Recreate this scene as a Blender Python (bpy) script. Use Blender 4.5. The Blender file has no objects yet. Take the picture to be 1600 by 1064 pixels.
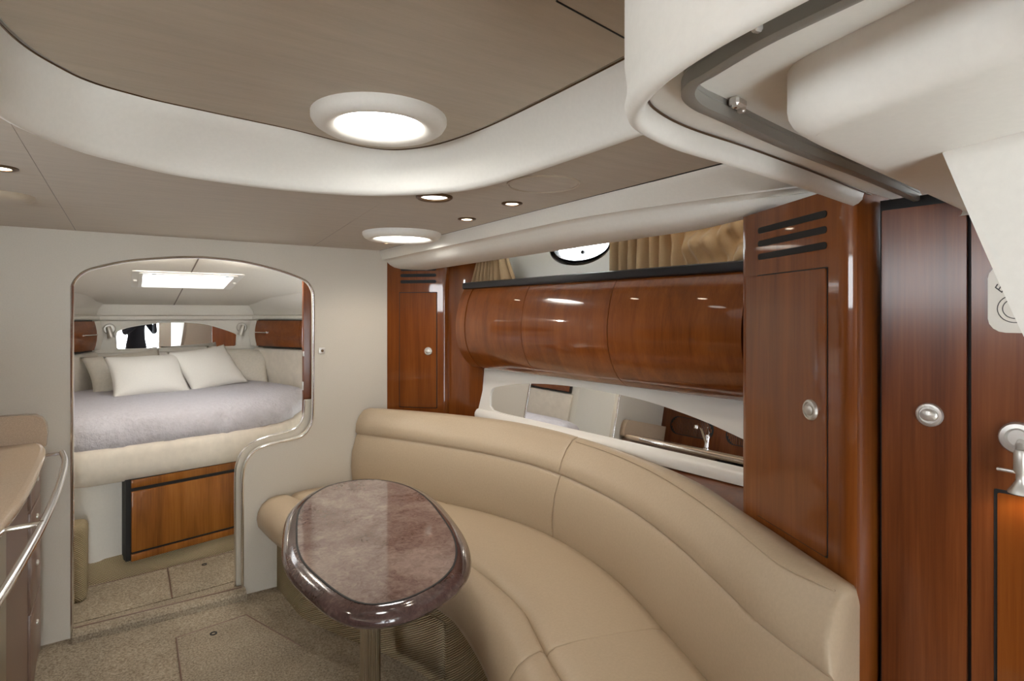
import bpy, bmesh, math, random
from mathutils import Vector, Matrix, noise
R = math.radians
random.seed(4)
SC = bpy.context.scene
COL = SC.collection
# ------------------------------------------------------------------ camera
cam_d = bpy.data.cameras.new('camera'); cam = bpy.data.objects.new('camera', cam_d); COL.objects.link(cam)
cam.location = (0, 0, 1.5); cam.rotation_euler = (R(90), 0, R(-34))
cam_d.sensor_width = 36; cam_d.lens = 36 * 890 / 1600; cam_d.shift_y = -40 / 1600; cam_d.clip_start = 0.02
SC.camera = cam
# ------------------------------------------------------------------ world, exposure
W = bpy.data.worlds.new('sky'); SC.world = W; W.use_nodes = True
wn = W.node_tree; bg = wn.nodes['Background']
bg.inputs[0].default_value = (0.90, 0.96, 1.0, 1); bg.inputs[1].default_value = 6.8
SC.view_settings.view_transform = 'Standard'; SC.view_settings.look = 'None'
SC.view_settings.gamma = 1; SC.view_settings.use_curve_mapping = False
SC.view_settings.exposure = 1.16
SC.cycles.max_bounces = 10; SC.cycles.diffuse_bounces = 6; SC.cycles.glossy_bounces = 6
SC.cycles.sample_clamp_indirect = 6
SPOT_W = 3.6; SKYLIGHT = 9; HATCH = 1.5

# ------------------------------------------------------------------ materials
def new_mat(name):
    m = bpy.data.materials.new(name); m.use_nodes = True
    nt = m.node_tree; return m, nt, nt.nodes['Principled BSDF']
def nd(nt, t, **kw):
    n = nt.nodes.new(t)
    for k, v in kw.items():
        if k in n.inputs: n.inputs[k].default_value = v
        else: setattr(n, k, v)
    return n
def coords(nt, scale):
    tc = nt.nodes.new('ShaderNodeTexCoord'); mp = nt.nodes.new('ShaderNodeMapping')
    nt.links.new(tc.outputs['Object'], mp.inputs[0]); mp.inputs['Scale'].default_value = scale
    return mp
def ramp(nt, fac, stops):
    r = nt.nodes.new('ShaderNodeValToRGB'); e = r.color_ramp.elements
    while len(e) < len(stops): e.new(0.5)
    for el, (p, c) in zip(e, stops): el.position = p; el.color = (*c, 1)
    nt.links.new(fac, r.inputs[0]); return r
def bump(nt, b, h, s, d):
    n = nd(nt, 'ShaderNodeBump', Strength=s, Distance=d); nt.links.new(h, n.inputs['Height']); nt.links.new(n.outputs[0], b.inputs['Normal'])
def lin(r, g, b):
    f = lambda c: (c / 255 / 12.92) if c / 255 <= .04045 else ((c / 255 + .055) / 1.055) ** 2.4
    return (f(r), f(g), f(b))
def plain(name, c, rough=.5, metal=0, coat=0, spec=.5):
    m, nt, b = new_mat(name)
    b.inputs['Base Color'].default_value = (*c, 1); b.inputs['Roughness'].default_value = rough; b.inputs['Metallic'].default_value = metal
    b.inputs['Coat Weight'].default_value = coat; b.inputs['Coat Roughness'].default_value = .04; b.inputs['Specular IOR Level'].default_value = spec
    return m
def fabric(name, c, sc=(60, 60, 60), var=.08, rough=.75, bs=.25, bd=.002, sheen=0, detail=4, spec=.3):
    m, nt, b = new_mat(name)
    n = nd(nt, 'ShaderNodeTexNoise', Scale=1.0, Detail=detail, Roughness=.6); nt.links.new(coords(nt, sc).outputs[0], n.inputs[0])
    lo = tuple(x * (1 - var) for x in c); hi = tuple(min(1, x * (1 + var)) for x in c)
    r = ramp(nt, n.outputs[0], [(.3, lo), (.7, hi)]); nt.links.new(r.outputs[0], b.inputs['Base Color'])
    b.inputs['Roughness'].default_value = rough; b.inputs['Sheen Weight'].default_value = sheen; b.inputs['Specular IOR Level'].default_value = spec
    bump(nt, b, n.outputs[0], bs, bd); return m
def wood(name, dark, mid, light, axis='z', rough=.32, coat=1.0):
    m, nt, b = new_mat(name)
    s = {'z': (11, 11, .8), 'x': (.8, 11, 11)}[axis]
    mp = coords(nt, s)
    n1 = nd(nt, 'ShaderNodeTexNoise', Scale=1.0, Detail=5, Roughness=.55, Distortion=.8); nt.links.new(mp.outputs[0], n1.inputs[0])
    s2 = {'z': (140, 140, 4), 'x': (4, 140, 140)}[axis]
    n2 = nd(nt, 'ShaderNodeTexNoise', Scale=1.0, Detail=3, Roughness=.6); nt.links.new(coords(nt, s2).outputs[0], n2.inputs[0])
    mx = nd(nt, 'ShaderNodeMix', data_type='FLOAT'); mx.inputs[0].default_value = .3
    nt.links.new(n1.outputs[0], mx.inputs[2]); nt.links.new(n2.outputs[0], mx.inputs[3])
    r = ramp(nt, mx.outputs[0], [(.33, dark), (.5, mid), (.68, light)]); nt.links.new(r.outputs[0], b.inputs['Base Color'])
    b.inputs['Roughness'].default_value = rough; b.inputs['Coat Weight'].default_value = coat; b.inputs['Coat Roughness'].default_value = .04; b.inputs['Specular IOR Level'].default_value = .15
    return m
def emit(name, c, s):
    m, nt, b = new_mat(name)
    b.inputs['Base Color'].default_value = (*c, 1); b.inputs['Emission Color'].default_value = (*c, 1); b.inputs['Emission Strength'].default_value = s
    return m
M = {}
M['cherry'] = wood('cherry wood', lin(96, 48, 15), lin(116, 61, 21), lin(132, 74, 28))
M['cherry_x'] = wood('cherry wood lying', lin(96, 48, 15), lin(116, 61, 21), lin(132, 74, 28), 'x')
M['cherry_red'] = wood('red cherry wood', lin(86, 42, 18), lin(108, 57, 26), lin(126, 72, 36), rough=.4, coat=.6)
for _k in ('cherry_red',):
    _p = M[_k].node_tree.nodes['Principled BSDF']; _p.inputs['Coat Roughness'].default_value = .2
M['honey'] = wood('honey wood', lin(108, 60, 20), lin(138, 84, 30), lin(158, 102, 42), rough=.4, coat=.4)
M['suede'] = fabric('tan suede headliner', lin(178, 165, 145), (5, 32, 20), .06, .9, .35, .006, .2, 6)
M['vinyl'] = fabric('cream vinyl', lin(223, 220, 212), (90, 90, 90), .02, .5, .08, .001)
M['wallvinyl'] = fabric('warm grey wall vinyl', lin(206, 199, 186), (180, 180, 180), .03, .6, .2, .001)
M['leather'] = fabric('tan leather', lin(186, 168, 143), (120, 120, 120), .04, .42, .12, .001, 0, 3, .4)
M['berthfab'] = fabric('beige microsuede', lin(222, 214, 201), (18, 18, 18), .06, .9, .1, .002, .3)
M['berthceil'] = fabric('pale headliner', lin(226, 222, 213), (70, 70, 70), .03, .8, .1, .001)
M['gel'] = plain('white gelcoat', lin(232, 230, 224), .3)
M['black'] = plain('black gap', (.006, .006, .006), .6)
M['blackledge'] = plain('black ledge vinyl', (.012, .012, .015), .35)
M['chrome'] = plain('chrome', (.85, .85, .85), .16, 1)
M['nickel'] = plain('satin nickel', lin(212, 209, 203), .4, .75)
M['steel'] = plain('brushed steel', lin(190, 180, 160), .28, 1)
M['rail'] = plain('grey track', lin(138, 135, 128), .4, .3)
M['mirror'] = plain('mirror glass', (.88, .89, .9), .01, 1)
M['curtain'] = fabric('tan curtain cloth', lin(176, 148, 110), (200, 200, 200), .05, .55, .15, .001, .3)
_b = M['curtain'].node_tree
_t = _b.nodes.new('ShaderNodeBsdfTranslucent'); _t.inputs[0].default_value = (*lin(190, 160, 120), 1); _m = _b.nodes.new('ShaderNodeMixShader'); _m.inputs[0].default_value = .15
_b.links.new(_b.nodes['Principled BSDF'].outputs[0], _m.inputs[1]); _b.links.new(_t.outputs[0], _m.inputs[2]); _b.links.new(_m.outputs[0], _b.nodes['Material Output'].inputs[0])
M['pillow'] = fabric('white cotton', lin(232, 230, 224), (120, 120, 120), .02, .85, .25, .002)
M['sham'] = fabric('quilted sham cotton', lin(214, 208, 196), (60, 60, 60), .05, .9, .5, .004)
M['quilt'] = fabric('pale lavender quilt', lin(194, 192, 199), (38, 38, 38), .05, .9, .9, .012)
M['counter'] = fabric('beige speckled solid surface', lin(196, 176, 154), (420, 420, 420), .16, .12, .0, .001, 0, 2, .5)
M['ivory'] = fabric('ivory solid surface', lin(206, 192, 166), (420, 420, 420), .06, .2, 0, .001)
M['taupe'] = plain('taupe laminate', lin(122, 98, 84), .35)
M['plaque'] = plain('white plaque', lin(214, 208, 196), .4)
M['ink'] = plain('dark ink', lin(60, 58, 56), .6)
M['ringbrown'] = plain('bronze ring', lin(96, 74, 50), .35, .5)
M['shade'] = emit('lit skylight shade', (1, 1, .98), SKYLIGHT)
M['hatchglass'] = emit('lit deck hatch lens', (.95, .98, 1), HATCH)
M['bulb'] = emit('warm lamp lens', (1, .86, .66), 9)
M['frost'] = emit('lamp diffuser', (1, .95, .86), 2.2)
def carpet():
    m, nt, b = new_mat('beige carpet')
    a = nd(nt, 'ShaderNodeTexNoise', Scale=1.0, Detail=3, Roughness=.7); nt.links.new(coords(nt, (120, 120, 120)).outputs[0], a.inputs[0])
    c = nd(nt, 'ShaderNodeTexNoise', Scale=1.0, Detail=3); nt.links.new(coords(nt, (3.5, 3.5, 3.5)).outputs[0], c.inputs[0])
    r1 = ramp(nt, a.outputs[0], [(.32, lin(128, 115, 97)), (.68, lin(192, 180, 160))])
    r2 = ramp(nt, c.outputs[0], [(.35, (.8, .8, .8)), (.65, (1, 1, 1))])
    mx = nd(nt, 'ShaderNodeMix', data_type='RGBA', blend_type='MULTIPLY'); mx.inputs[0].default_value = 1
    nt.links.new(r1.outputs[0], mx.inputs[6]); nt.links.new(r2.outputs[0], mx.inputs[7]); nt.links.new(mx.outputs[2], b.inputs['Base Color'])
    b.inputs['Roughness'].default_value = 1; b.inputs['Specular IOR Level'].default_value = .05
    bump(nt, b, a.outputs[0], .8, .006); return m
M['carpet'] = carpet()
def ribbed():
    m, nt, b = new_mat('ribbed carpet')
    w = nd(nt, 'ShaderNodeTexWave', Scale=1.0, Distortion=1.5, Detail=2, bands_direction='DIAGONAL'); nt.links.new(coords(nt, (52, 52, 64)).outputs[0], w.inputs[0])
    r = ramp(nt, w.outputs[1], [(.1, lin(140, 124, 98)), (.8, lin(196, 180, 150))]); nt.links.new(r.outputs[0], b.inputs['Base Color'])
    b.inputs['Roughness'].default_value = 1; b.inputs['Specular IOR Level'].default_value = .05
    bump(nt, b, w.outputs[1], .8, .006); return m
M['ribbed'] = ribbed()
def stone(name, stops, sc):
    m, nt, b = new_mat(name)
    a = nd(nt, 'ShaderNodeTexNoise', Scale=1.0, Detail=8, Roughness=.62, Distortion=.6); nt.links.new(coords(nt, sc).outputs[0], a.inputs[0])
    v = nd(nt, 'ShaderNodeTexNoise', Scale=1.0, Detail=4, Roughness=.75, Distortion=1.5); nt.links.new(coords(nt, tuple(s * 9 for s in sc)).outputs[0], v.inputs[0])
    mx = nd(nt, 'ShaderNodeMix', data_type='FLOAT'); mx.inputs[0].default_value = .4
    nt.links.new(a.outputs[0], mx.inputs[2]); nt.links.new(v.outputs[0], mx.inputs[3])
    r = ramp(nt, mx.outputs[0], stops); nt.links.new(r.outputs[0], b.inputs['Base Color'])
    b.inputs['Roughness'].default_value = .12; b.inputs['Coat Weight'].default_value = .6; b.inputs['Coat Roughness'].default_value = .03
    return m
M['stone'] = stone('mauve stone', [(.33, lin(84, 64, 60)), (.46, lin(128, 110, 104)), (.62, lin(160, 146, 138))], (4, 4, 4))
M['stonerim'] = stone('dark mauve rim', [(.35, lin(54, 40, 38)), (.5, lin(84, 66, 64)), (.68, lin(124, 106, 102))], (5, 5, 5))
def glass():
    m, nt, b = new_mat('window glass')
    b.inputs['Base Color'].default_value = (1, 1, 1, 1); b.inputs['Roughness'].default_value = 0; b.inputs['Transmission Weight'].default_value = 1; b.inputs['IOR'].default_value = 1.05
    return m
M['glass'] = glass()

# ------------------------------------------------------------------ helpers
def obj(name, bm, mat, parent=None, smooth=35, loc=None):
    bmesh.ops.recalc_face_normals(bm, faces=bm.faces)
    me = bpy.data.meshes.new(name); bm.to_mesh(me); bm.free()
    me.materials.append(M[mat] if isinstance(mat, str) else mat)
    if smooth:
        me.shade_smooth(); me.set_sharp_from_angle(angle=R(smooth))
    o = bpy.data.objects.new(name, me); COL.objects.link(o)
    if parent: o.parent = parent; o.matrix_parent_inverse = Matrix.Translation(-parent.location)
    return o
def tag(o, label=None, cat=None, group=None, kind=None):
    for k, v in (('label', label), ('category', cat), ('group', group), ('kind', kind)):
        if v: o[k] = v
    return o
def thing(name, label, cat, loc=(0, 0, 0), group=None):
    o = bpy.data.objects.new(name, None); COL.objects.link(o); o.location = loc; o.empty_display_size = .05
    return tag(o, label, cat, group)
def frame(org, x, y):
    x = Vector(x).normalized(); y = Vector(y); y = (y - x * x.dot(y)).normalized(); z = x.cross(y)
    m = Matrix((x, y, z)).transposed().to_4x4(); m.translation = Vector(org); return m
def tr(bm, m): bmesh.ops.transform(bm, matrix=m, verts=bm.verts); return bm
def box(bm, c, s, bev=0, seg=2, rz=0):
    v = bmesh.ops.create_cube(bm, size=1)['verts']
    bmesh.ops.scale(bm, vec=s, verts=v)
    if rz: bmesh.ops.rotate(bm, cent=(0, 0, 0), matrix=Matrix.Rotation(rz, 3, 'Z'), verts=v)
    bmesh.ops.translate(bm, vec=c, verts=v)
    if bev:
        es = list({e for q in v for e in q.link_edges})
        bmesh.ops.bevel(bm, geom=es, offset=bev, segments=seg, profile=.5, affect='EDGES')
    return bm
def cr(pts, n=8, closed=False):
    P = [Vector(p) for p in pts]; out = []; N = len(P)
    rng = range(N) if closed else range(N - 1)
    for i in rng:
        if closed: a, b, c, d = P[(i - 1) % N], P[i], P[(i + 1) % N], P[(i + 2) % N]
        else:
            b, c = P[i], P[i + 1]; a = P[i - 1] if i else b * 2 - c; d = P[i + 2] if i + 2 < N else c * 2 - b
        for k in range(n):
            t = k / n
            out.append(.5 * ((2 * b) + (c - a) * t + (2 * a - 5 * b + 4 * c - d) * t * t + (3 * b - a - 3 * c + d) * t ** 3))
    if not closed: out.append(P[-1])
    return out
def resample(pts, n, closed=False):
    P = list(pts) + ([pts[0]] if closed else [])
    L = [0]
    for a, b in zip(P, P[1:]): L.append(L[-1] + (b - a).length)
    out = []; j = 0; cnt = n if closed else n - 1
    for i in range(n):
        s = L[-1] * i / cnt
        while j < len(L) - 2 and L[j + 1] < s: j += 1
        d = L[j + 1] - L[j]; t = (s - L[j]) / d if d > 1e-9 else 0
        out.append(P[j].lerp(P[j + 1], min(1, max(0, t))))
    return out
def loft(bm, rings, closed=True, cap=False, wrap=False):
    V = [[bm.verts.new(p) for p in r] for r in rings]; n = len(V[0])
    pairs = list(zip(V, V[1:])) + ([(V[-1], V[0])] if wrap else [])
    for a, b in pairs:
        for i in range(n if closed else n - 1):
            j = (i + 1) % n; bm.faces.new((a[i], a[j], b[j], b[i]))
    if cap:
        for r in (V[0], V[-1]):
            if closed: bm.faces.new(r)
    return bm
def tube(bm, path, r, n=10, cap=True, closed=False):
    P = [Vector(p) for p in path]; rings = []; up = None
    for i, p in enumerate(P):
        if closed: t = P[(i + 1) % len(P)] - P[i - 1]
        else: t = P[min(i + 1, len(P) - 1)] - P[max(i - 1, 0)]
        t.normalize()
        if up is None: up = Vector((0, 0, 1)) if abs(t.z) < .9 else Vector((1, 0, 0))
        x = (up - t * t.dot(up)).normalized(); up = x; y = t.cross(x)
        rr = r[i] if isinstance(r, (list, tuple)) else r
        rings.append([p + (x * math.cos(a) + y * math.sin(a)) * rr for a in [2 * math.pi * k / n for k in range(n)]])
    return loft(bm, rings, True, cap and not closed, closed)
def lathe(bm, prof, n=32, sx=1, sy=1, m=None, cap=True):
    rings = [[Vector((max(r, 1e-4) * sx * math.cos(2 * math.pi * k / n), max(r, 1e-4) * sy * math.sin(2 * math.pi * k / n), z)) for k in range(n)] for r, z in prof]
    if m: rings = [[m @ p for p in r] for r in rings]
    return loft(bm, rings, True, cap)
def plate(bm, outer, holes=(), z0=0., z1=.02, m=None):
    """flat plate in local xy with holes, from z0 to z1"""
    loops = [outer, *holes]; tops = []
    for z in (z0, z1):
        es = []; vs = []
        for lp in loops:
            v = [bm.verts.new((p[0], p[1], z)) for p in lp]; vs.append(v)
            es += [bm.edges.new((v[i], v[(i + 1) % len(v)])) for i in range(len(v))]
        bmesh.ops.triangle_fill(bm, use_beauty=True, use_dissolve=False, edges=es); tops.append(vs)
    for a, b in zip(*tops):
        for i in range(len(a)):
            j = (i + 1) % len(a); bm.faces.new((a[i], a[j], b[j], b[i]))
    if m: tr(bm, m)
    return bm
def circ(cx, cy, rx, ry=None, n=32, a0=0): return [(cx + rx * math.cos(a0 + 2 * math.pi * k / n), cy + (ry or rx) * math.sin(a0 + 2 * math.pi * k / n)) for k in range(n)]
def rrect(x0, y0, x1, y1, r, n=4):
    out = []
    for cx, cy, a in ((x1 - r, y1 - r, 0), (x0 + r, y1 - r, 90), (x0 + r, y0 + r, 180), (x1 - r, y0 + r, 270)):
        for k in range(n + 1): out.append((cx + r * math.cos(R(a + 90 * k / n)), cy + r * math.sin(R(a + 90 * k / n))))
    return out
def SW(s, n, z):                                      # starboard side frame: s forward, n inboard
    return Vector((1.955 - .07 * s - n * .9976, s - n * .0698, z))
def sweep(bm, prof, path, cap=True):
    """prof [(out,z)], path plan points; out measured to the left-hand normal of the path"""
    P = [Vector((p[0], p[1], 0)) for p in path]; rings = []
    for i, p in enumerate(P):
        t = (P[min(i + 1, len(P) - 1)] - P[max(i - 1, 0)]).normalized(); nrm = Vector((-t.y, t.x, 0))
        rings.append([p + nrm * o + Vector((0, 0, z)) for o, z in prof])
    return loft(bm, rings, True, cap)
def latch(parent, org, x, y, rad=.025):               # round push latch: plate + oval button
    m = frame(org, x, y)
    a = obj('latch', lathe(bmesh.new(), [(rad, -.004), (rad, .003), (rad * .92, .006), (rad * .75, .007), (rad * .72, .004), (.001, .004)], 28, m=m), 'nickel', parent)
    obj('latch_button', lathe(bmesh.new(), [(rad * .66, .002), (rad * .64, .008), (rad * .45, .0115), (.001, .0125)], 24, 1, .8, m=m), 'nickel', a)
    return a

# ------------------------------------------------------------------ setting: floor
FZ = -.03
fl = obj('floor', plate(bmesh.new(), [(-1.4, -1.2), (2.2, -1.2), (2.2, 3.4), (-1.4, 3.4)], (), FZ - .05, FZ), 'carpet'); tag(fl, 'beige cut pile carpet on the saloon floor', None, None, 'structure')
for q in ([(.19, 3.12), (.50, 3.16), (.66, 2.72), (.62, 2.2), (.18, 2.2)],):
    obj('hatch_panel', plate(bmesh.new(), q, (), FZ - .01, FZ + .004), 'carpet', fl)
gs_ = bmesh.new()
for a, b in (((.19, 3.12), (.50, 3.16)), ((.19, 3.12), (.18, 2.2)), ((.50, 3.16), (.66, 2.72))): tube(gs_, [(*a, FZ + .0035), (*b, FZ + .0035)], .004, 6)
obj('hatch_seam', gs_, 'taupe', fl)
obj('finger_pull', lathe(bmesh.new(), [(.016, 0), (.016, .007), (.010, .007), (.009, .003), (.001, .003)], 20, m=Matrix.Translation((.34, 3.06, FZ))), 'black', fl)
bf = obj('floor_berth', plate(bmesh.new(), [(-1.2, 3.43), (2.0, 3.43), (2.0, 4.3), (-1.2, 4.3)], (), -.05, 0), 'carpet'); tag(bf, 'beige carpet in front of the berth', None, None, 'structure')
obj('hatch_panel', plate(bmesh.new(), [(.2, 3.50), (.78, 3.56), (.78, 4.0), (.2, 3.93)], (), -.01, .004), 'carpet', bf)
obj('hatch_panel', plate(bmesh.new(), [(-.5, 3.46), (.19, 3.50), (.19, 3.93), (-.5, 3.86)], (), -.01, .004), 'carpet', bf)
gs_ = bmesh.new()
for a, b in (((.195, 3.5), (.195, 3.93)), ((.195, 3.93), (.78, 4.0)), ((.195, 3.93), (-.4, 3.87))): tube(gs_, [(*a, .0035), (*b, .0035)], .0035, 6)
obj('hatch_seam', gs_, 'taupe', bf)
obj('finger_pull', lathe(bmesh.new(), [(.014, 0), (.014, .007), (.009, .007), (.008, .003), (.001, .003)], 20, m=Matrix.Translation((.38, 3.86, 0))), 'black', bf)
tp = [(-.215, 3.36), (.0, 3.36), (.25, 3.36), (.53, 3.36)]
th = obj('trim_1', sweep(bmesh.new(), [(-.03, FZ - .01), (-.025, FZ + .03), (-.012, FZ + .042), (.02, FZ + .044), (.075, FZ + .04), (.08, FZ - .01)], tp), 'carpet'); tag(th, 'carpeted threshold lip at the foot of the berth doorway', None, None, 'structure')
obj('metal_strip', box(bmesh.new(), (.16, 3.405, FZ + .043), (.74, .012, .006), .002), 'taupe', th)

# ------------------------------------------------------------------ setting: forward bulkhead with doorway
DW = [(-.219, 1.636), (-.206, 1.667), (-.177, 1.702), (-.127, 1.728), (.001, 1.766), (.163, 1.791), (.278, 1.801), (.367, 1.802), (.523, 1.790), (.687, 1.756), (.791, 1.723), (.855, 1.693), (.887, 1.649), (.896, 1.582),
      (.896, 1.3), (.896, 1.015), (.891, .893), (.865, .832), (.823, .800), (.756, .788), (.697, .782), (.610, .765), (.558, .730), (.529, .675), (.519, .595)]
dwc = [(-.219, FZ), (-.219, .8)] + [(p.x, p.y) for p in cr([(x, z, 0) for x, z in DW], 5)] + [(.519, .3), (.519, FZ)]
mb = frame((0, 3.44, 0), (1, 0, 0), (0, 0, 1))        # local z points to -Y
bulk = obj('wall_forward', plate(bmesh.new(), [(-1.4, FZ), (-.219, FZ)] + dwc[1:-1] + [(.519, FZ), (1.9, FZ), (1.9, 1.95), (-1.4, 1.95)], (), 0, .04, mb), 'wallvinyl')
tag(bulk, 'warm grey vinyl bulkhead around the arched berth doorway', None, None, 'structure')
obj('vinyl_seam', box(bmesh.new(), (.30, 3.3985, 1.86), (.003, .003, .115)), 'wallvinyl', bulk)
def trim_path(off, y): return [Vector((x, y, z)) for x, z in [(p[0], p[1]) for p in dwc]]
obj('chrome_trim', tube(bmesh.new(), trim_path(0, 3.397), .0075, 8), 'chrome', bulk)
# second, inner layer of the bulkhead past the S curve, and the chrome lip on it
inn = [(x - .035 if x > .3 else x + .0, z + .022 if z < 1.2 and x > .5 else z - .006) for x, z in dwc[dwc.index((.896, 1.015)) if (.896, 1.015) in dwc else len(dwc) // 2 + 15:]]
inn = [(.862, 1.0), (.856, .92), (.83, .862), (.79, .835), (.72, .82), (.66, .812), (.585, .79), (.53, .75), (.50, .69), (.49, .6), (.49, .3), (.49, FZ)]
ic = cr([(x, 3.47, z) for x, z in inn], 5)
ib = bmesh.new(); plate(ib, [(p.x, p.z) for p in ic] + [(1.3, FZ), (1.3, 1.0)], (), 0, .025, frame((0, 3.475, 0), (1, 0, 0), (0, 0, 1)))
il = obj('inner_panel', ib, 'wallvinyl', bulk); obj('chrome_trim', tube(bmesh.new(), [(p.x, 3.45, p.z) for p in ic], .006, 8), 'chrome', bulk)
sp = thing('switch_plate', 'small square chrome catch plate on the bulkhead beside the doorway', 'switch', (.945, 3.398, 1.29))
obj('plate', box(bmesh.new(), (.945, 3.396, 1.29), (.036, .008, .034), .003), 'nickel', sp)
obj('keyhole', lathe(bmesh.new(), [(.008, 0), (.008, .004), (.004, .006), (.001, .006)], 14, m=frame((.945, 3.392, 1.29), (1, 0, 0), (0, 0, 1))), 'ringbrown', sp)
pd = thing('door_2', None, None, (.9, 3.5, 0)); tag(pd, 'dark cherry sliding door edge standing in the berth doorway jamb', None, None, 'structure')
obj('door_leaf', box(bmesh.new(), (1.17, 3.50, .98 + .37), (.62, .03, .80 + .28), .006), 'cherry_red', pd)
obj('door_latch', box(bmesh.new(), (.862, 3.485, 1.27), (.006, .02, .03), .002), 'nickel', pd)
for dz in (1.08,): obj('door_latch', box(bmesh.new(), (.858, 3.485, dz), (.006, .02, .05), .002), 'nickel', pd)

# ------------------------------------------------------------------ setting: hull, port wall, deck over
dk = obj('ceiling_deck', plate(bmesh.new(), [(-1.5, -1.2), (2.4, -1.2), (2.4, 6.0), (-1.5, 6.0)], (), 2.13, 2.18), 'gel'); tag(dk, 'white underside of the deck above the headliner', None, None, 'structure')
pw = obj('wall_port', plate(bmesh.new(), [(-1.2, FZ), (3.44, FZ), (3.44, 2.13), (-1.2, 2.13)], [rrect(.1, 1.54, 1.5, 1.87, .06)], 0, .04, frame((-1.36, 0, 0), (0, 1, 0), (0, 0, 1))), 'wallvinyl'); tag(pw, 'warm grey vinyl wall on the port side', None, None, 'structure')  # its window opening is unseen, added to light the soffit and tray
aw = obj('wall_aft', plate(bmesh.new(), [(.48, FZ), (2.1, FZ), (2.1, 2.13), (.48, 2.13)], (), 0, .04, frame((0, -1.2, 0), (1, 0, 0), (0, 0, 1))), 'wallvinyl'); tag(aw, 'warm grey vinyl wall aft, beside the open companionway', None, None, 'structure')
aw = obj('wall_aft_added', plate(bmesh.new(), [(-1.4, FZ), (-.45, FZ), (-.45, 2.13), (-1.4, 2.13)], (), 0, .04, frame((0, -1.2, 0), (1, 0, 0), (0, 0, 1))), 'wallvinyl'); tag(aw, 'unseen warm grey vinyl wall added aft of the galley to narrow the light', None, None, 'structure')  # unseen; added to narrow the aft opening and dim the padded wing
# upper hull with the porthole opening, leaning on frame (s along Y, z up) at n = -.15
def SWM(n, lean=0): return frame(SW(0, n, 0), SW(1, n, 0) - SW(0, n, 0), Vector((lean, 0, 1)))
PS, PZ = 2.23, 1.852
up = plate(bmesh.new(), [(.7, 1.3), (3.6, 1.3), (3.6, 2.2), (.7, 2.2)], [circ(PS, PZ, .225, .098, 40), rrect(1.18, 1.72, 1.78, 1.95, .05)], -.03, 0, SWM(-.15).copy())
hs = obj('wall_starboard', up, 'gel'); tag(hs, 'white hull side above the locker ledge, with an oval porthole', None, None, 'structure')
lh = plate(bmesh.new(), [(-1.2, FZ), (3.5, FZ), (3.5, 1.69), (-1.2, 1.69)], (), -.03, 0, SWM(-.16)); o = obj('wall_starboard_lower', lh, 'gel'); tag(o, 'white hull side low down behind the settee', None, None, 'structure')

# ------------------------------------------------------------------ setting: headliner with raised tray
def loop3(p, z, n=14): return [Vector((q.x, q.y, z)) for q in cr([(a, b, 0) for a, b in p], n)]
trL = [(-.21, -1.2), (-.21, -.2), (-.21, .8), (-.21, 1.40), (-.12, 1.65), (.0, 1.765), (.15, 1.84), (.41, 1.86), (.64, 1.80), (.80, 1.66), (.89, 1.48), (.91, 1.12), (.91, .3), (.91, -1.2)]
trU = [(-.2, -1.2), (-.2, -.2), (-.2, .8), (-.2, 1.34), (-.11, 1.57), (.01, 1.645), (.18, 1.675), (.38, 1.70), (.63, 1.75), (.755, 1.68), (.825, 1.48), (.85, 1.12), (.85, .3), (.85, -1.2)]
CL, CU = loop3(trL, 1.9), loop3(trU, 2.03)
hl = thing('ceiling', None, None, (0, 0, 1.9)); tag(hl, 'tan suede headliner with a raised tray', None, None, 'structure')
tray_out = [(p.x, p.y) for p in CL]
iN = min(range(len(CL)), key=lambda i: (CL[i] - Vector((.735, 1.735, 1.9))).length); iP = min(range(len(CL)), key=lambda i: (CL[i] - Vector((-.21, 1.45, 1.9))).length)
G = .002
SKY2 = (1.117, 2.62)
p_port = [(-1.36, -1.2)] + [(p.x - .001, p.y) for p in CL[:iP + 1]] + [(-.205 - G, 3.4), (-1.36, 3.4)]
p_mid = [(p.x, p.y) for p in CL[iP:iN + 1]] + [(.895 - G, 3.4), (-.205 + G, 3.4)]
p_stb = [(p.x, p.y) for p in CL[iN:]] + [(1.3, -1.2), (1.3, 3.4), (.895 + G, 3.4)]
obj('headliner_panel', plate(bmesh.new(), p_port, (), 1.9, 1.925), 'suede', hl)
obj('headliner_panel', plate(bmesh.new(), p_mid, (), 1.9, 1.925), 'suede', hl)
obj('headliner_panel', plate(bmesh.new(), p_stb, [circ(*SKY2, .13, n=32)], 1.9, 1.925), 'suede', hl)
sk = bmesh.new()
for a, b in (((-.205, 1.4), (-.205, 3.4)), ((.735, 1.735), (.895, 3.4))):
    box(sk, ((a[0] + b[0]) / 2, (a[1] + b[1]) / 2, 1.9035), (.006, (Vector(b) - Vector(a)).length, .006), rz=-math.atan2(b[0] - a[0], b[1] - a[1]))
obj('seam', sk, 'ringbrown', hl)
# cream band round the tray: rolled lip at the foot, dark seam on top
band = []
for k, (o, z, t) in enumerate([(.03, 1.902, 0), (.022, 1.893, 0), (.008, 1.888, 0), (-.006, 1.892, 0), (-.012, 1.905, 0.03), (-.010, 1.93, .2), (-.007, 1.965, .5), (-.003, 2.0, .78), (0, 2.028, 1), (.0, 2.04, 1)]):
    ring = []
    for i, (a, b) in enumerate(zip(CL, CU)):
        tt = (CL[min(i + 1, len(CL) - 1)] - CL[max(i - 1, 0)]).normalized(); nrm = Vector((-tt.y, tt.x, 0))
        q = a.lerp(b, t) + nrm * o; ring.append(Vector((q.x, q.y, z)))
    band.append(ring)
obj('tray_band', loft(bmesh.new(), band, closed=False), 'vinyl', hl, 60)
SKY1 = (.562, 1.467)
obj('tray_panel', plate(bmesh.new(), [(p.x + .01 * (1 if p.x < .3 else -1), p.y - .003) for p in CU], [circ(*SKY1, .115, n=32)], 2.03, 2.045), 'suede', hl)
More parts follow.
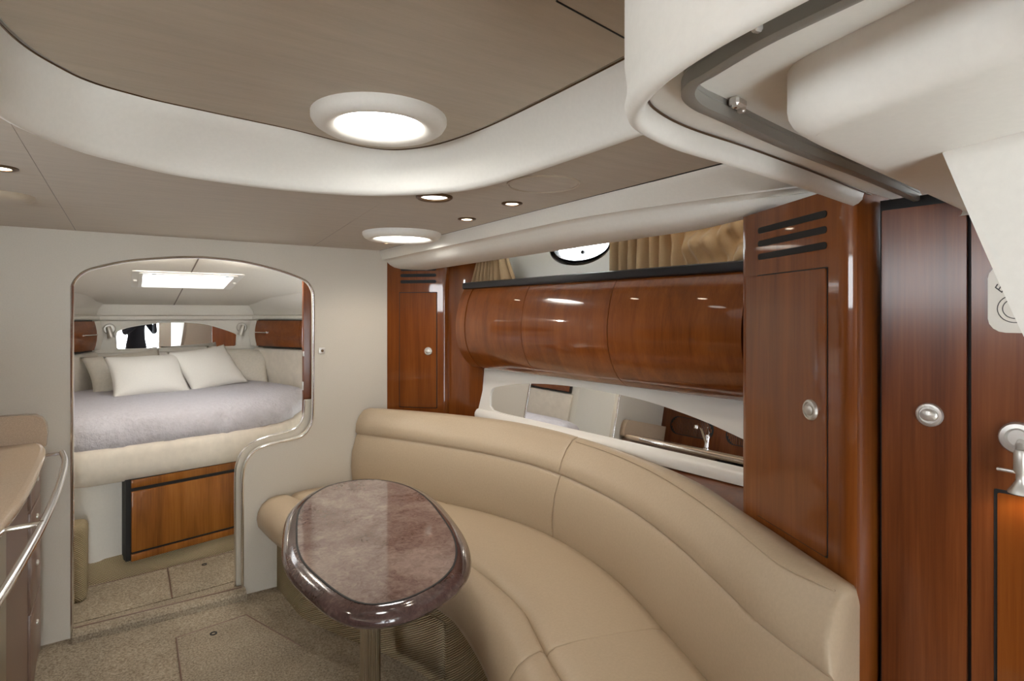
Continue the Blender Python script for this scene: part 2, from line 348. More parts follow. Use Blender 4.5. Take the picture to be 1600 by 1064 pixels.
obj('seam', tube(bmesh.new(), [p + Vector((0, -.002, .0)) for p in CU], .0022, 6), 'ringbrown', hl)
obj('seam', tube(bmesh.new(), [(.57, .70, 2.03), (.60, .755, 2.03), (.90, .80, 2.03)], .002, 6), 'black', hl)
# padded corner pad hanging at the aft edge of the tray
pdm = box(bmesh.new(), (.31, .50, 2.0), (.40, .46, .07), .038, 4, R(-14)); obj('corner_pad', pdm, 'suede', hl, 60)
# valance over the starboard windows
def sh(y): return max(0, 1.62 - y) ** 1.5 * .26
vp = [(1.296, 1.902, 0), (1.300, 1.88, .1), (1.312, 1.846, 1), (1.314, 1.842, 1), (1.330, 1.841, 1), (1.346, 1.832, 1), (1.362, 1.812, .85), (1.382, 1.796, .72), (1.41, 1.786, .6), (1.47, 1.779, .4), (1.53, 1.776, .25), (1.56, 1.782, .2), (1.575, 1.80, .2), (1.585, 1.86, 0), (1.58, 1.93, 0), (1.30, 1.93, 0)]
rings = []
for i in range(41):
    y = 3.395 - (3.395 - .55) * i / 40
    rings.append([Vector((x + (1.48 - 1.30) * 0 + sh(y) * w * (1 if x < 1.5 else .5), y, z + (.016 * min(1, max(0, (1.2 - y) / .2)) if z < 1.83 else 0))) for x, z, w in vp])
val = obj('trim_2', loft(bmesh.new(), rings, True, True), 'vinyl', None, 50); tag(val, 'cream padded valance along the starboard windows', None, None, 'structure')
obj('seam', tube(bmesh.new(), [(1.3 - .001, 3.39, 1.9), (1.3 - .001, .7, 1.9)], .003, 6), 'black', val)

# ------------------------------------------------------------------ skylights, downlights, covers
def skylight(c, z, ro, ri, label, asp=1.0):
    t = thing('skylight', label, 'skylight', (c[0], c[1], z), 'ceiling skylights')
    m = Matrix.Translation((c[0], c[1], z)) @ Matrix.Rotation(R(-34), 4, 'Z')
    obj('rim', lathe(bmesh.new(), [(ro, .002), (ro, -.012), (ro * .96, -.024), (ro * .88, -.033), (ro * .78, -.034), (ri * 1.08, -.026), (ri * 1.01, -.014), (ri, .0), (ri, .06), (ro * .9, .06), (ro * .9, .0)], 48, 1, asp, m, False), 'vinyl', t, 60)
    obj('lens', lathe(bmesh.new(), [(ri * .995, .016), (ri * .97, .012), (.001, .012)], 40, 1, asp, m), 'shade', t)
    for s in (1,): obj('shade_seam', box(bmesh.new(), (0, 0, 0), (.003, ri * 1.6, .003)).copy() if False else tr(box(bmesh.new(), (-.03, 0, .011), (.002, ri * 1.7 * asp, .002)), m), 'vinyl', t)
    return t
skylight(SKY1, 2.03, .178, .110, 'large round padded skylight lit white, in the raised ceiling tray', 1.0)
skylight(SKY2, 1.9, .19, .125, 'round padded skylight lit white, in the low ceiling over the settee', 1.0)
def downlight(c, label, rr=.038, z=1.9):
    t = thing('downlight', label, 'light', (c[0], c[1], z), 'small recessed ceiling downlights')
    m = Matrix.Translation((c[0], c[1], z))
    obj('bezel', lathe(bmesh.new(), [(rr, .001), (rr, -.003), (rr * .8, -.006), (rr * .62, -.005), (rr * .6, .0)], 24, m=m, cap=False), 'ringbrown', t)
    obj('bulb', lathe(bmesh.new(), [(rr * .6, -.002), (rr * .4, -.0045), (.001, -.005)], 20, m=m), 'bulb', t)
    if z < 1.9: ld = bpy.data.lights.new('downlight_beam', 'POINT'); ld.energy = 5.0
    else: ld = bpy.data.lights.new('downlight_beam', 'SPOT'); ld.energy = SPOT_W; ld.spot_size = R(130); ld.spot_blend = .8
    ld.color = (1, .86, .7) if z == 1.9 else (1, .93, .84); ld.shadow_soft_size = .02
    lo = bpy.data.objects.new('downlight_beam', ld); COL.objects.link(lo); lo.parent = t; lo.location = (0, 0, -.012)
    return t
downlight((1.14, 1.69), 'small lit downlight in the ceiling nearest the speaker disc')
downlight((1.17, 2.07), 'small lit downlight between the speaker disc and the far skylight')
downlight((1.19, 2.99), 'small lit downlight beyond the far skylight, beside the bulkhead')
ADDED_BERTH_DL = [(.05, 3.56), (.62, 3.56)]  # hidden downlights, added to brighten the bed front and berth floor
for q_, l_ in zip(ADDED_BERTH_DL, ('port', 'starboard')): downlight(q_, 'small added downlight, out of view inside the berth just over the doorway, on its %s side' % l_, z=1.822)
downlight((-.285, 2.055), 'small lit downlight cut by the left edge over the galley')
t = thing('ceiling_lamp', 'round lamp with a bronze ring and white diffuser beside the tray edge', 'light', (.855, 1.74, 1.9))
m = Matrix.Translation((.86, 1.745, 1.9))
obj('ring', lathe(bmesh.new(), [(.062, .001), (.062, -.005), (.056, -.009), (.046, -.006), (.044, .0)], 32, m=m, cap=False), 'ringbrown', t)
obj('diffuser', lathe(bmesh.new(), [(.045, -.001), (.03, -.004), (.001, -.005)], 28, m=m), 'frost', t)
t = thing('ceiling_speaker', 'flat tan fabric speaker disc set in the ceiling above the settee', 'speaker', (1.05, 1.385, 1.9))
m = Matrix.Translation((1.05, 1.385, 1.9))
obj('rim', lathe(bmesh.new(), [(.112, .001), (.112, -.004), (.108, -.006), (.105, -.004), (.105, .001)], 40, m=m, cap=False), 'suede', t)
obj('grille', lathe(bmesh.new(), [(.104, .0), (.104, -.003), (.06, -.0045), (.001, -.005)], 40, m=m), 'suede', t)
t = obj('ceiling_cover', lathe(bmesh.new(), [(.105, .002), (.105, -.01), (.09, -.02), (.05, -.024), (.001, -.025)], 36, m=Matrix.Translation((-.365, 2.53, 1.9))), 'suede', None, 60); tag(t, 'domed tan ceiling cover at the left edge above the galley', 'cover')

# ------------------------------------------------------------------ companionway soffit (padded), track, pad, wing
SO = [(1.50, .652), (1.30, .632), (1.08, .605), (.83, .58), (.68, .57), (.585, .55), (.522, .518), (.476, .46), (.442, .375), (.422, .25), (.407, 0), (.39, -.5), (.39, -1.2)]
sp_ = [Vector((p.x, p.y, 0)) for p in cr([(a, b, 0) for a, b in SO], 8)]
so = thing('companionway_surround', None, None, (.8, .4, 1.765)); tag(so, 'cream padded surround of the companionway overhead', None, None, 'structure')
prof = [(0, 2.12), (0, 1.81), (.003, 1.785), (.003, 1.772), (.0, 1.758), (.004, 1.746), (.012, 1.741), (.020, 1.746), (.025, 1.756), (.026, 1.772), (.03, 1.78), (.03, 2.12)]
obj('padded_roll', sweep(bmesh.new(), prof, sp_), 'vinyl', so, 70)
innp = []
for i, p in enumerate(sp_):
    tt = (sp_[min(i + 1, len(sp_) - 1)] - sp_[max(i - 1, 0)]).normalized(); q = p + Vector((-tt.y, tt.x, 0)) * .028; innp.append((q.x, q.y))
obj('seam', tube(bmesh.new(), [Vector((x, y, 1.7715)) for x, y in innp], .0018, 6), 'ringbrown', so)
obj('soffit_panel', plate(bmesh.new(), innp + [(1.6, -1.2), (1.6, .64)], (), 1.774, 1.80), 'vinyl', so)
tk = [(1.44, .54), (1.14, .505), (.83, .478), (.63, .452), (.575, .445), (.535, .43), (.51, .405), (.502, .375), (.487, .316), (.480, .255), (.472, .1), (.465, -.3)]
tkp = [(p.x, p.y) for p in cr([(a, b, 0) for a, b in tk], 6)]
ct = thing('curtain_track', 'bent grey metal curtain track under the padded companionway surround', 'track', (.6, .4, 1.765))
obj('rail', sweep(bmesh.new(), [(-.005, 1.774), (-.005, 1.768), (-.0075, 1.764), (-.0075, 1.750), (-.004, 1.748), (.004, 1.748), (.0075, 1.750), (.0075, 1.764), (.005, 1.768), (.005, 1.774)], tkp), 'rail', ct, 30)
for (x, y, rz) in ((.467, .305, 1.3), (.640, .438, .15)):
    b = bmesh.new(); box(b, (x, y, 1.768), (.026, .014, .012), .003, 1, rz); box(b, (x + .008, y, 1.761), (.008, .010, .008), .002, 1, rz)
    c = obj('bracket', b, 'nickel', ct); obj('screw', lathe(bmesh.new(), [(.004, 0), (.004, -.003), (.001, -.004)], 10, m=Matrix.Translation((x - .01 * math.cos(rz), y - .01 * math.sin(rz), 1.7625))), 'chrome', c)
def soft_block(outl, z0, z1, r, seg=5):
    """rounded block: plan outline, bottom edge rounded with radius r"""
    P = [Vector((a, b, 0)) for a, b in outl]; c = sum(P, Vector()) / len(P); rings = []
    N = len(P)
    def off(d):
        o = []
        for i in range(N):
            tt = (P[(i + 1) % N] - P[i - 1]).normalized(); o.append(P[i] + Vector((-tt.y, tt.x, 0)) * d)
        return o
    rings.append([p + Vector((0, 0, z1)) for p in P])
    for k in range(seg + 1):
        a = R(90 * k / seg); rings.append([p + Vector((0, 0, z0 + r * (1 - math.sin(a)))) for p in off(r * (1 - math.cos(a)))])
    return loft(bmesh.new(), rings, True, True)
bo = cr([(.30, -1.2, 0), (.44, -.5, 0), (.525, .05, 0), (.552, .15, 0), (.578, .25, 0), (.592, .315, 0), (.61, .352, 0), (.65, .37, 0), (.8, .388, 0), (1.1, .418, 0), (1.425, .452, 0)], 6)
bo = [(p.x, p.y) for p in bo] + [(1.425, -1.2)]
bo = bo[::-1]
obj('padded_block', soft_block(bo, 1.70, 1.79, .03), 'vinyl', so, 70)
wg = [(.292, 1.72), (.270, 1.66), (.244, 1.59), (.2135, 1.51), (.178, 1.42), (.14, 1.30), (.05, 1.1), (-.1, .85), (-.5, .5), (-.5, 1.72)]
w = plate(bmesh.new(), [(p.x, p.y) for p in cr([(a, b, 0) for a, b in wg[:-1]], 4)] + [(-.5, 1.72)], (), 0, .05, frame((.762, .009, 0), (.242, .97, 0), (0, 0, 1)).copy())
bmesh.ops.translate(w, vec=(-.0, 0, 0), verts=w.verts)
obj('padded_wing', w, 'vinyl', so, 40)

# ------------------------------------------------------------------ tall lockers
def slots(parent, m, x0, x1, zs, h):
    for z in zs:
        obj('vent_slot', tr(plate(bmesh.new(), rrect(x0, z - h / 2, x1, z + h / 2, h * .48), (), -.002, .0015), m), 'black', parent)
# forward corner locker
FA = Vector((1.348, 3.398, 0)); fd = Vector((.7071, -.7071, 0))
arc = [FA + fd * .36]
for k in range(1, 7):
    a = R(-45 - 0 + 105 * k / 7); arc.append(FA + fd * .36 + Vector((.7071, .7071, 0)) * .035 + Vector((math.sin(a - R(0)) , 0, 0)) * 0 + Vector((math.cos(R(-135 + 90 * k / 7)), math.sin(R(-135 + 90 * k / 7)), 0)) * .035)
lk = thing('corner_locker', 'narrow corner locker of glossy cherry wood beside the bulkhead, three vent slots on top', 'locker', (1.5, 3.25, 0))
pl = [(FA.x, FA.y)] + [(p.x, p.y) for p in arc] + [(1.668, 3.08), (1.69, 2.99), (1.745, 2.90), (1.82, 2.92), (1.82, 3.398)]
obj('body', plate(bmesh.new(), pl, (), FZ, 1.86), 'cherry', lk, 40)
mf = frame(FA, fd, (0, 0, 1))
obj('door_gap', tr(plate(bmesh.new(), rrect(.0805, .9245, .3285, 1.6415, .004), (), -.002, .001), mf), 'black', lk)
d = obj('door', tr(plate(bmesh.new(), rrect(.085, .929, .324, 1.637, .004), (), -.002, .004), mf), 'cherry', lk)
latch(d, mf @ Vector((.272, 1.276, .005)), fd, (0, 0, 1))
slots(lk, mf, .088, .322, (1.783, 1.745, 1.706), .02)
# aft tall locker
PL, PR = Vector((1.506, 1.002, 0)), Vector((1.338, .659, 0)); ad = (PR - PL).normalized()
lk = thing('tall_locker', 'tall glossy cherry locker at the near end of the settee, three vent slots on top', 'locker', (1.5, .9, 0))
an = Vector((ad.y, -ad.x, 0))
pl = [(1.87, 1.14), (1.53, 1.028), (1.512, 1.016), (1.506, 1.002), (1.338, .659), (1.331, .642), (1.330, .628), (1.336, .617), (1.35, .612), (1.405, .612), (1.6, .62), (1.87, .72)]
obj('body', plate(bmesh.new(), pl, (), FZ, 1.79), 'cherry', lk, 40)
ma = frame(PL, ad, (0, 0, 1))
obj('door_gap', tr(plate(bmesh.new(), rrect(.0585, .9315, .3495, 1.6125, .004), (), -.002, .001), ma), 'black', lk)
d = obj('door', tr(plate(bmesh.new(), rrect(.062, .935, .346, 1.609, .004), (), -.002, .004), ma), 'cherry', lk)
latch(d, ma @ Vector((.295, 1.27, .005)), ad, (0, 0, 1))
slots(lk, ma, .062, .346, (1.737, 1.70, 1.663), .017)

# head compartment panel and door, facing port (heading -4 deg)
hx = Vector((.0698, -.9976, 0))                       # runs aft
HO = Vector((1.412, .607, 0)); mh = frame(HO, hx, (0, 0, 1))
hp = thing('cabinet_panel', 'narrow full height cherry panel with a round latch, behind the near locker post', 'cabinet', tuple(HO))
obj('carcass', tr(plate(bmesh.new(), [(.0, FZ), (1.8, FZ), (1.8, 1.76), (.0, 1.76)], (), -.05, -.012), mh), 'black', hp)
dp = obj('door', tr(plate(bmesh.new(), rrect(.007, FZ + .01, .161, 1.735, .003), (), -.012, .0), mh), 'cherry_red', hp)
latch(dp, mh @ Vector((.098, 1.287, .001)), hx, (0, 0, 1))
hd = thing('door_1', None, None, tuple(HO)); tag(hd, 'cherry head compartment door with an inset lower panel', None, None, 'structure')
obj('door_leaf', tr(plate(bmesh.new(), rrect(.169, FZ + .01, .85, 1.735, .003), (), -.012, .0), mh), 'cherry_red', hd)
obj('panel_gap', tr(plate(bmesh.new(), rrect(.205, .2, .72, 1.156, .004), (), -.004, .0012), mh), 'black', hd)
obj('inset_panel', tr(plate(bmesh.new(), rrect(.211, .206, .714, 1.150, .004), (), -.004, .004), mh), 'cherry', hd)
obj('wall_panel', tr(plate(bmesh.new(), rrect(.86, FZ + .01, 1.8, 1.735, .003), (), -.012, .0), mh), 'cherry_red', hd)
# white plaque
pq = thing('wall_plaque', 'white rounded plaque with script lettering on the head door, behind the cream wing', 'sign', tuple(mh @ Vector((.25, 1.52, 0))))
obj('board', tr(plate(bmesh.new(), rrect(.196, 1.465, .33, 1.60, .028), (), .0005, .004), mh), 'plaque', pq)
def text(body, size, m, parent, mat='ink'):
    cu = bpy.data.curves.new('lettering', 'FONT'); cu.body = body; cu.size = size; cu.extrude = .0003; cu.shear = .3; cu.align_x = 'CENTER'
    tmp = bpy.data.objects.new('lettering', cu); COL.objects.link(tmp); bpy.context.view_layer.update()
    me = bpy.data.meshes.new_from_object(tmp.evaluated_get(bpy.context.evaluated_depsgraph_get())); bpy.data.objects.remove(tmp)
    b = bmesh.new(); b.from_mesh(me); tr(b, m); return obj('lettering', b, mat, parent, 0)
text('Essa', .022, mh @ Matrix.Translation((.226, 1.558, .0046)) @ Matrix.Rotation(R(62), 4, 'Z'), pq)
rg = bmesh.new()
for r_ in (.019, .027):
    pa = [(.238 + r_ * math.cos(R(a)), 1.512 + r_ * math.sin(R(a)), .0045) for a in range(60, 400, 12)]; tube(rg, pa, .0008, 5)
obj('emblem', tr(rg, mh), 'ink', pq)
# reading lamp on the head door
rl = thing('reading_lamp', 'satin nickel swivel reading lamp on the head door, at the right edge', 'lamp', tuple(mh @ Vector((.243, 1.265, 0))))
obj('base', lathe(bmesh.new(), [(.031, .0), (.031, .006), (.028, .012), (.020, .013), (.016, .008), (.001, .008)], 32, m=mh @ Matrix.Translation((.243, 1.262, 0))), 'nickel', rl)
obj('arm', tube(bmesh.new(), [mh @ Vector(p) for p in ((.247, 1.255, .006), (.249, 1.252, .03), (.251, 1.24, .04))], .007, 10), 'nickel', rl)
hdm = mh @ Matrix.Translation((.254, 1.235, .045)) @ Matrix.Rotation(R(90), 4, 'X')
hh = obj('head', lathe(bmesh.new(), [(.001, -.012), (.009, -.012), (.0115, -.006), (.0115, .028), (.008, .033), (.008, .045), (.013, .055), (.02, .066), (.02, .069), (.016, .064), (.001, .058)], 24, m=hdm), 'nickel', rl)
obj('switch', box(bmesh.new(), tuple(mh @ Vector((.233, 1.205, .045))), (.008, .03, .006), .002), 'nickel', hh)
ld = bpy.data.lights.new('reading_beam', 'SPOT'); ld.energy = .16; ld.color = (1, .7, .36); ld.spot_size = R(150); ld.spot_blend = .6; ld.shadow_soft_size = .012
lo = bpy.data.objects.new('reading_beam', ld); COL.objects.link(lo); lo.location = mh @ Vector((.254, 1.163, .045))

# ------------------------------------------------------------------ overhead lockers (bulged fronts), ledge
bprof = [(.118, 1.648), (.138, 1.615), (.156, 1.57), (.170, 1.51), (.178, 1.45), (.176, 1.39), (.164, 1.33), (.140, 1.275), (.105, 1.23), (.060, 1.197), (.035, 1.190)]
bprof = [(p.x, p.y) for p in cr([(a, b, 0) for a, b in bprof], 3)]
oc = thing('overhead_locker', 'long rounded glossy cherry overhead locker with three doors above the settee mirror', 'cabinet', tuple(SW(2, .05, 1.4)))
def bulge(s0, s1, out, mat, name, n=10):
    rings = []
    for i in range(n + 1):
        s = s0 + (s1 - s0) * i / n
        rings.append([SW(s, a + out, z) for a, z in bprof] + [SW(s, -.1, 1.190), SW(s, -.1, 1.648)])
    return obj(name, loft(bmesh.new(), rings, True, True), mat, oc, 30)
bulge(1.16, 2.88, -.008, 'black', 'carcass')
e0 = .0018
for a, b in ((1.16, 1.757 - e0), (1.757 + e0, 2.327 - e0), (2.327 + e0, 2.83)): bulge(a, b, 0, 'cherry', 'door')
bulge(2.832, 2.92, .004, 'cherry', 'end_panel'); bulge(1.10, 1.150, .002, 'cherry', 'end_panel')
lg = bmesh.new(); loft(lg, [[SW(s, a, z) for a, z in ((.122, 1.650), (.128, 1.654), (.130, 1.664), (.128, 1.683), (.120, 1.688), (-.15, 1.688), (-.15, 1.650))] for s in (1.12, 1.6, 2.2, 2.93)], True, True)
lo_ = obj('ledge', lg, 'blackledge', None, 40); tag(lo_, 'black padded ledge along the top of the overhead locker', 'ledge')
# porthole
pt = thing('porthole', 'oval porthole with steel frame and black clamps in the white hull side', 'window', tuple(SW(PS, -.15, PZ)))
mp_ = SWM(-.15)
def oval(bm, rx, ry, prof, n=48):
    rings = []
    for o, z in prof: rings.append([mp_ @ Vector((PS + (rx + o) * math.cos(2 * math.pi * k / n), PZ + (ry + o) * math.sin(2 * math.pi * k / n), z)) for k in range(n)])
    return loft(bm, rings, True, False)
obj('outer_frame', oval(bmesh.new(), .228, .100, [(.034, 0), (.034, .006), (.026, .014), (.016, .012), (.006, .02), (-.004, .02), (-.008, .012), (-.010, -.03)]), 'steel', pt)
obj('gasket', oval(bmesh.new(), .228, .100, [(-.008, .010), (-.010, .018), (-.026, .018), (-.030, .008), (-.030, -.02)]), 'black', pt)
gb = plate(bmesh.new(), circ(PS, PZ, .205, .078, 40), (), -.012, -.006); obj('glass_pane', tr(gb, mp_), 'glass', pt)
for ds, dz in ((.03, -.085), (.21, .0), (-.2, .02)):
    cb = bmesh.new(); box(cb, (PS - ds, PZ + dz, .026), (.018, .034, .022), .004); lathe(cb, [(.009, .02), (.009, .04), (.005, .046), (.001, .046)], 12, m=Matrix.Translation((PS - ds, PZ + dz + .012, 0)))
    obj('clamp', tr(cb, mp_), 'black', pt)
kb = lathe(bmesh.new(), [(.011, -.004), (.011, .006), (.007, .012), (.001, .013)], 16, m=Matrix.Translation((PS + .0, PZ - .028, 0))); obj('knob', tr(kb, mp_), 'black', pt)
# curtains
def curtain(s0b, s1b, s0t, s1t, z0, z1, folds, amp, label, wild, nb=0.0):
    nx, nz = folds * 8, 14; bm = bmesh.new(); rows = []
    for j in range(nz + 1):
        v = j / nz; row = []
        for i in range(nx + 1):
            u = i / nx; s = (s0b + (s1b - s0b) * u) * (1 - v) + (s0t + (s1t - s0t) * u) * v
            ph = u * folds * 2 * math.pi + .9 * noise.noise((u * 5, v * .8, 1.3))
            a = amp * (.55 + .45 * (1 - v)) * (.6 + .7 * abs(noise.noise((u * 7, 3.1, 0))))
            w_ = max(0, min(1, (u - wild[0]) / .12)) if wild else 0
            n = a * math.sin(ph) * (1 - .8 * w_) + w_ * .06 * noise.noise((u * 4.5, v * 2.4 + u * 2, 7)) + w_ * .03 * math.sin(9 * v - 13 * u)
            zb = z0 + (.016 * w_ * math.sin((u - wild[0]) * 16) if wild else .012 * math.sin(u * 9))
            row.append(SW(s, nb + n, zb + (z1 - zb) * v))
        rows.append(row)
    loft(bm, rows, False)
    c = thing('curtain', label, 'curtain', tuple(SW((s0b + s1b) / 2, nb, z0)), 'porthole curtains')
    o = obj('cloth', bm, 'curtain', c, 180)
    md = o.modifiers.new('thickness', 'SOLIDIFY'); md.thickness = .002; md.offset = 0
    return c
curtain(2.90, 2.56, 2.84, 2.64, 1.676, 1.87, 8, .07, 'short gathered tan curtain bunched beside the corner locker', None, .055)
curtain(1.915, 1.2, 1.93, 1.2, 1.690, 1.90, 13, .062, 'wide tan curtain hanging crumpled beside the tall near locker', (.45,), -.035)

# ------------------------------------------------------------------ mirror panel below overhead locker
def LN(z): return (1.04 - z) * .119
def MF():
    o = SW(0, LN(0), 0); return frame(o, SW(1, 0, 0) - SW(0, 0, 0), SW(0, LN(1), 1) - o)
mm = MF()                                             # local x forward, y up, z = x cross y
sgn = 1 if (mm.to_3x3() @ Vector((0, 0, 1))).x < 0 else -1
mtop = [(2.83, 1.03), (2.825, 1.06), (2.80, 1.085), (2.72, 1.105), (2.55, 1.132), (2.37, 1.148), (2.15, 1.156), (1.93, 1.152), (1.70, 1.138), (1.45, 1.10), (1.25, 1.052), (1.08, 1.005)]
mout = [(p.x, p.y) for p in cr([(a, b, 0) for a, b in mtop], 4)] + [(1.08, .945), (2.2, .945), (2.72, .952), (2.79, .958), (2.82, .975)]
mr = thing('wall_mirror', 'long arched mirror in a white panel behind the curved settee', 'mirror', tuple(SW(2, 0, .93)))
za, zb = (0, .008) if sgn > 0 else (-.008, 0)
obj('surround', tr(plate(bmesh.new(), [(1.02, .90), (2.94, .90), (2.94, 1.25), (1.02, 1.25)], [mout], za, zb), mm), 'gel', mr)
zc, zd = (-.004, .001) if sgn > 0 else (-.001, .004)
obj('glass', tr(plate(bmesh.new(), [(1.04, .92), (2.90, .92), (2.90, 1.20), (1.04, 1.20)], (), zc, zd), mm), 'mirror', mr, 0)
sl = bmesh.new(); loft(sl, [[SW(s, a, z) for a, z in ((-.01, .945), (.012, .946), (.030, .938), (.042, .922), (.044, .905), (.040, .885), (-.01, .885))] for s in (1.02, 2.0, 2.93)], True, True)
o = obj('trim_3', sl, 'gel', None, 50); tag(o, 'white rounded ledge below the settee mirror', None, None, 'structure')
def shw(s): return .06 + max(0, .26 * min(1, (1.75 - s) / .7)) if s < 1.75 else .06
shf = bmesh.new(); loft(shf, [[SW(s, a, z) for a, z in ((-.05, .884), (shw(s), .874), (shw(s), .845), (-.05, .845))] for s in (1.02, 1.2, 1.4, 1.6, 1.75, 2.0, 2.93)], True, True)
o = obj('trim_4', shf, 'cherry_red', None, 30); tag(o, 'dark cherry shelf behind the settee back', None, None, 'structure')

# ------------------------------------------------------------------ settee
B_ = [(1.13, 3.385), (1.335, 3.03), (1.45, 2.76), (1.535, 2.55), (1.61, 2.30), (1.635, 2.05), (1.62, 1.83), (1.575, 1.60), (1.51, 1.40), (1.445, 1.24), (1.37, 1.05), (1.28, .85), (1.165, .58)]
M_ = [(1.15, 3.385), (1.335, 3.02), (1.465, 2.72), (1.55, 2.48), (1.605, 2.22), (1.612, 1.97), (1.585, 1.72), (1.53, 1.48), (1.46, 1.28), (1.385, 1.11), (1.29, .92), (1.21, .76), (1.15, .575)]
T_ = [(1.185, 3.385), (1.385, 3.08), (1.555, 2.76), (1.665, 2.5), (1.705, 2.24), (1.70, 2.0), (1.675, 1.73), (1.61, 1.47), (1.52, 1.24), (1.405, 1.01), (1.31, .85), (1.25, .735), (1.232, .60)]
K_ = [(1.25, 3.385), (1.455, 3.11), (1.625, 2.80), (1.725, 2.52), (1.765, 2.24), (1.758, 2.0), (1.73, 1.72), (1.685, 1.47), (1.61, 1.23), (1.50, 1.02), (1.425, .87), (1.355, .74), (1.274, .585)]
F_ = [(.76, 3.385), (.86, 3.02), (.97, 2.74), (1.06, 2.52), (1.13, 2.25), (1.16, 2.0), (1.155, 1.78), (1.135, 1.61), (1.09, 1.48), (1.045, 1.36), (.98, 1.15), (.92, .9), (.88, .64)]
O_ = [(.585, 3.385), (.63, 2.98), (.76, 2.66), (.88, 2.42), (.98, 2.18), (1.02, 1.97), (1.0, 1.78), (.965, 1.62), (.92, 1.47), (.885, 1.35), (.82, 1.13), (.76, .89), (.72, .64)]
ST = 8
crv = {k: cr([(a, b, 0) for a, b in v], ST) for k, v in dict(B=B_, M=M_, T=T_, K=K_, F=F_, O=O_).items()}
def at(k, s):
    f_ = max(0, min(12, s)) * ST; i = int(min(f_, 12 * ST - 1)); return crv[k][i].lerp(crv[k][i + 1], f_ - i)
Z = lambda z: Vector((0, 0, z))
se = thing('settee', 'curved tan leather settee with bolstered back wrapping round the oval table', 'sofa', (1.2, 2.0, 0))
def lofts(name, s0, s1, fn, mat, per=9, puff=.012, cap=True):
    n = max(4, int((s1 - s0) * per)); rings = []
    ss = [s0, s0 + .03, s0 + .08] + [s0 + (s1 - s0) * i / n for i in range(1, n)] + [s1 - .08, s1 - .03, s1]
    for s in ss:
        r = fn(s); e = min(s - s0, s1 - s)
        if e < .08:
            c = sum(r, Vector()) / len(r); k = {0: 1}.get(0); f_ = (1 - e / .08) ** 2 * puff / .2
            r = [p + (c - p) * min(.5, f_ * .5) for p in r]
        rings.append(r)
    return obj(name, loft(bmesh.new(), rings, True, cap), mat, se, 75)
def ring_back(s):
    b, m_, t_, k, f_ = (at(c, s) for c in 'BMTKF'); n = (f_ - b).normalized()
    p = [b + Z(.42), b + n * .010 + Z(.50), b.lerp(m_, .33) + n * .024 + Z(.58), b.lerp(m_, .68) + n * .024 + Z(.68), m_ + n * .008 + Z(.762), m_ + n * .001 + Z(.774), m_ - n * .003 + Z(.779), m_ + n * .001 + Z(.784),
         m_ + n * .010 + Z(.797), m_.lerp(t_, .45) + n * .022 + Z(.845), m_.lerp(t_, .8) + n * .014 + Z(.892), t_ + Z(.916), t_.lerp(k, .12) + Z(.925), t_.lerp(k, .55) + Z(.932), k + Z(.924), k - n * .008 + Z(.90), k - n * .005 + Z(.42)]
    return p
def ring_seat(s):
    b, f_ = at('B', s), at('F', s); q = lambda t, z: b.lerp(f_, t) + Z(z)
    return [q(-.02, .36), q(-.02, .45), q(.03, .478), q(.12, .488), q(.4, .495), q(.75, .495), q(.93, .487), q(.985, .474), q(1.0, .46), q(1.0, .36)]
def ring_roll(s):
    o, f_ = at('O', s), at('F', s); q = lambda t, z: f_.lerp(o, t) + Z(z)
    return [q(0, .36), q(0, .462), q(.03, .478), q(.14, .490), q(.4, .490), q(.66, .478), q(.85, .452), q(.96, .415), q(1.0, .375), q(.96, .335), q(.84, .315), q(.5, .31), q(0, .31)]
SB = 4.86
lofts('backrest', 0, SB - .003, ring_back, 'leather'); lofts('backrest', SB + .003, 12, ring_back, 'leather', puff=.03)
S1, S2 = 2.0, 8.9
for a, b in ((0, S1), (S1, S2), (S2, 12)):
    lofts('seat_cushion', a + .003, b - .003, ring_seat, 'leather')
for a, b in ((0, S2), (S2, 12)): lofts('seat_bolster', a + .003, b - .003, ring_roll, 'leather')
# stitched welt along the back crease
obj('welt', tube(bmesh.new(), [at('T', s / 10) + Z(.9205) for s in range(int(SB * 10) + 2, 120)], .0022, 6), 'leather', se)
def ring_base(s):
    o, f_, b = at('O', s), at('F', s), at('B', s); i = o.lerp(f_, .42 + .2 * max(0, 1 - s))
    return [i + Z(FZ), i + Z(.335), b + Z(.335), b + Z(FZ)]
lofts('plinth', 0, 12, ring_base, 'ribbed', puff=0)
bs = bmesh.new()
rr_ = [[at('O', s).lerp(at('F', s), .385 - .0) + Z(z) for z in (.02, .25)] for s in [3.35 + .25 * i for i in range(6)]]
loft(bs, rr_, False); ap = obj('access_panel', bs, 'ribbed', se); md = ap.modifiers.new('thickness', 'SOLIDIFY'); md.thickness = .012; md.offset = 0

# ------------------------------------------------------------------ table
tb = thing('table', 'oval pedestal table with a polished mauve stone top in front of the settee', 'table', (.75, 2.03, FZ))
to = [(.41, 1.88), (.425, 1.68), (.455, 1.53), (.505, 1.45), (.58, 1.415), (.67, 1.415), (.79, 1.462), (.895, 1.56), (.985, 1.73), (1.05, 1.95), (1.105, 2.24), (1.09, 2.47), (1.0, 2.635), (.86, 2.69), (.70, 2.635), (.54, 2.42), (.445, 2.10)]
oc_ = resample(cr([(a, b, 0) for a, b in to], 8, True), 96, True)
def inset(P, d):
    N = len(P); o = []
    for i in range(N):
        tt = (P[(i + 1) % N] - P[i - 1]).normalized(); o.append(P[i] + Vector((-tt.y, tt.x, 0)) * d)
    return o
ar = sum((oc_[i].x * oc_[(i + 1) % 96].y - oc_[(i + 1) % 96].x * oc_[i].y) for i in range(96)); sg = 1 if ar > 0 else -1
ins = lambda d: inset(oc_, d * sg)
rim = []
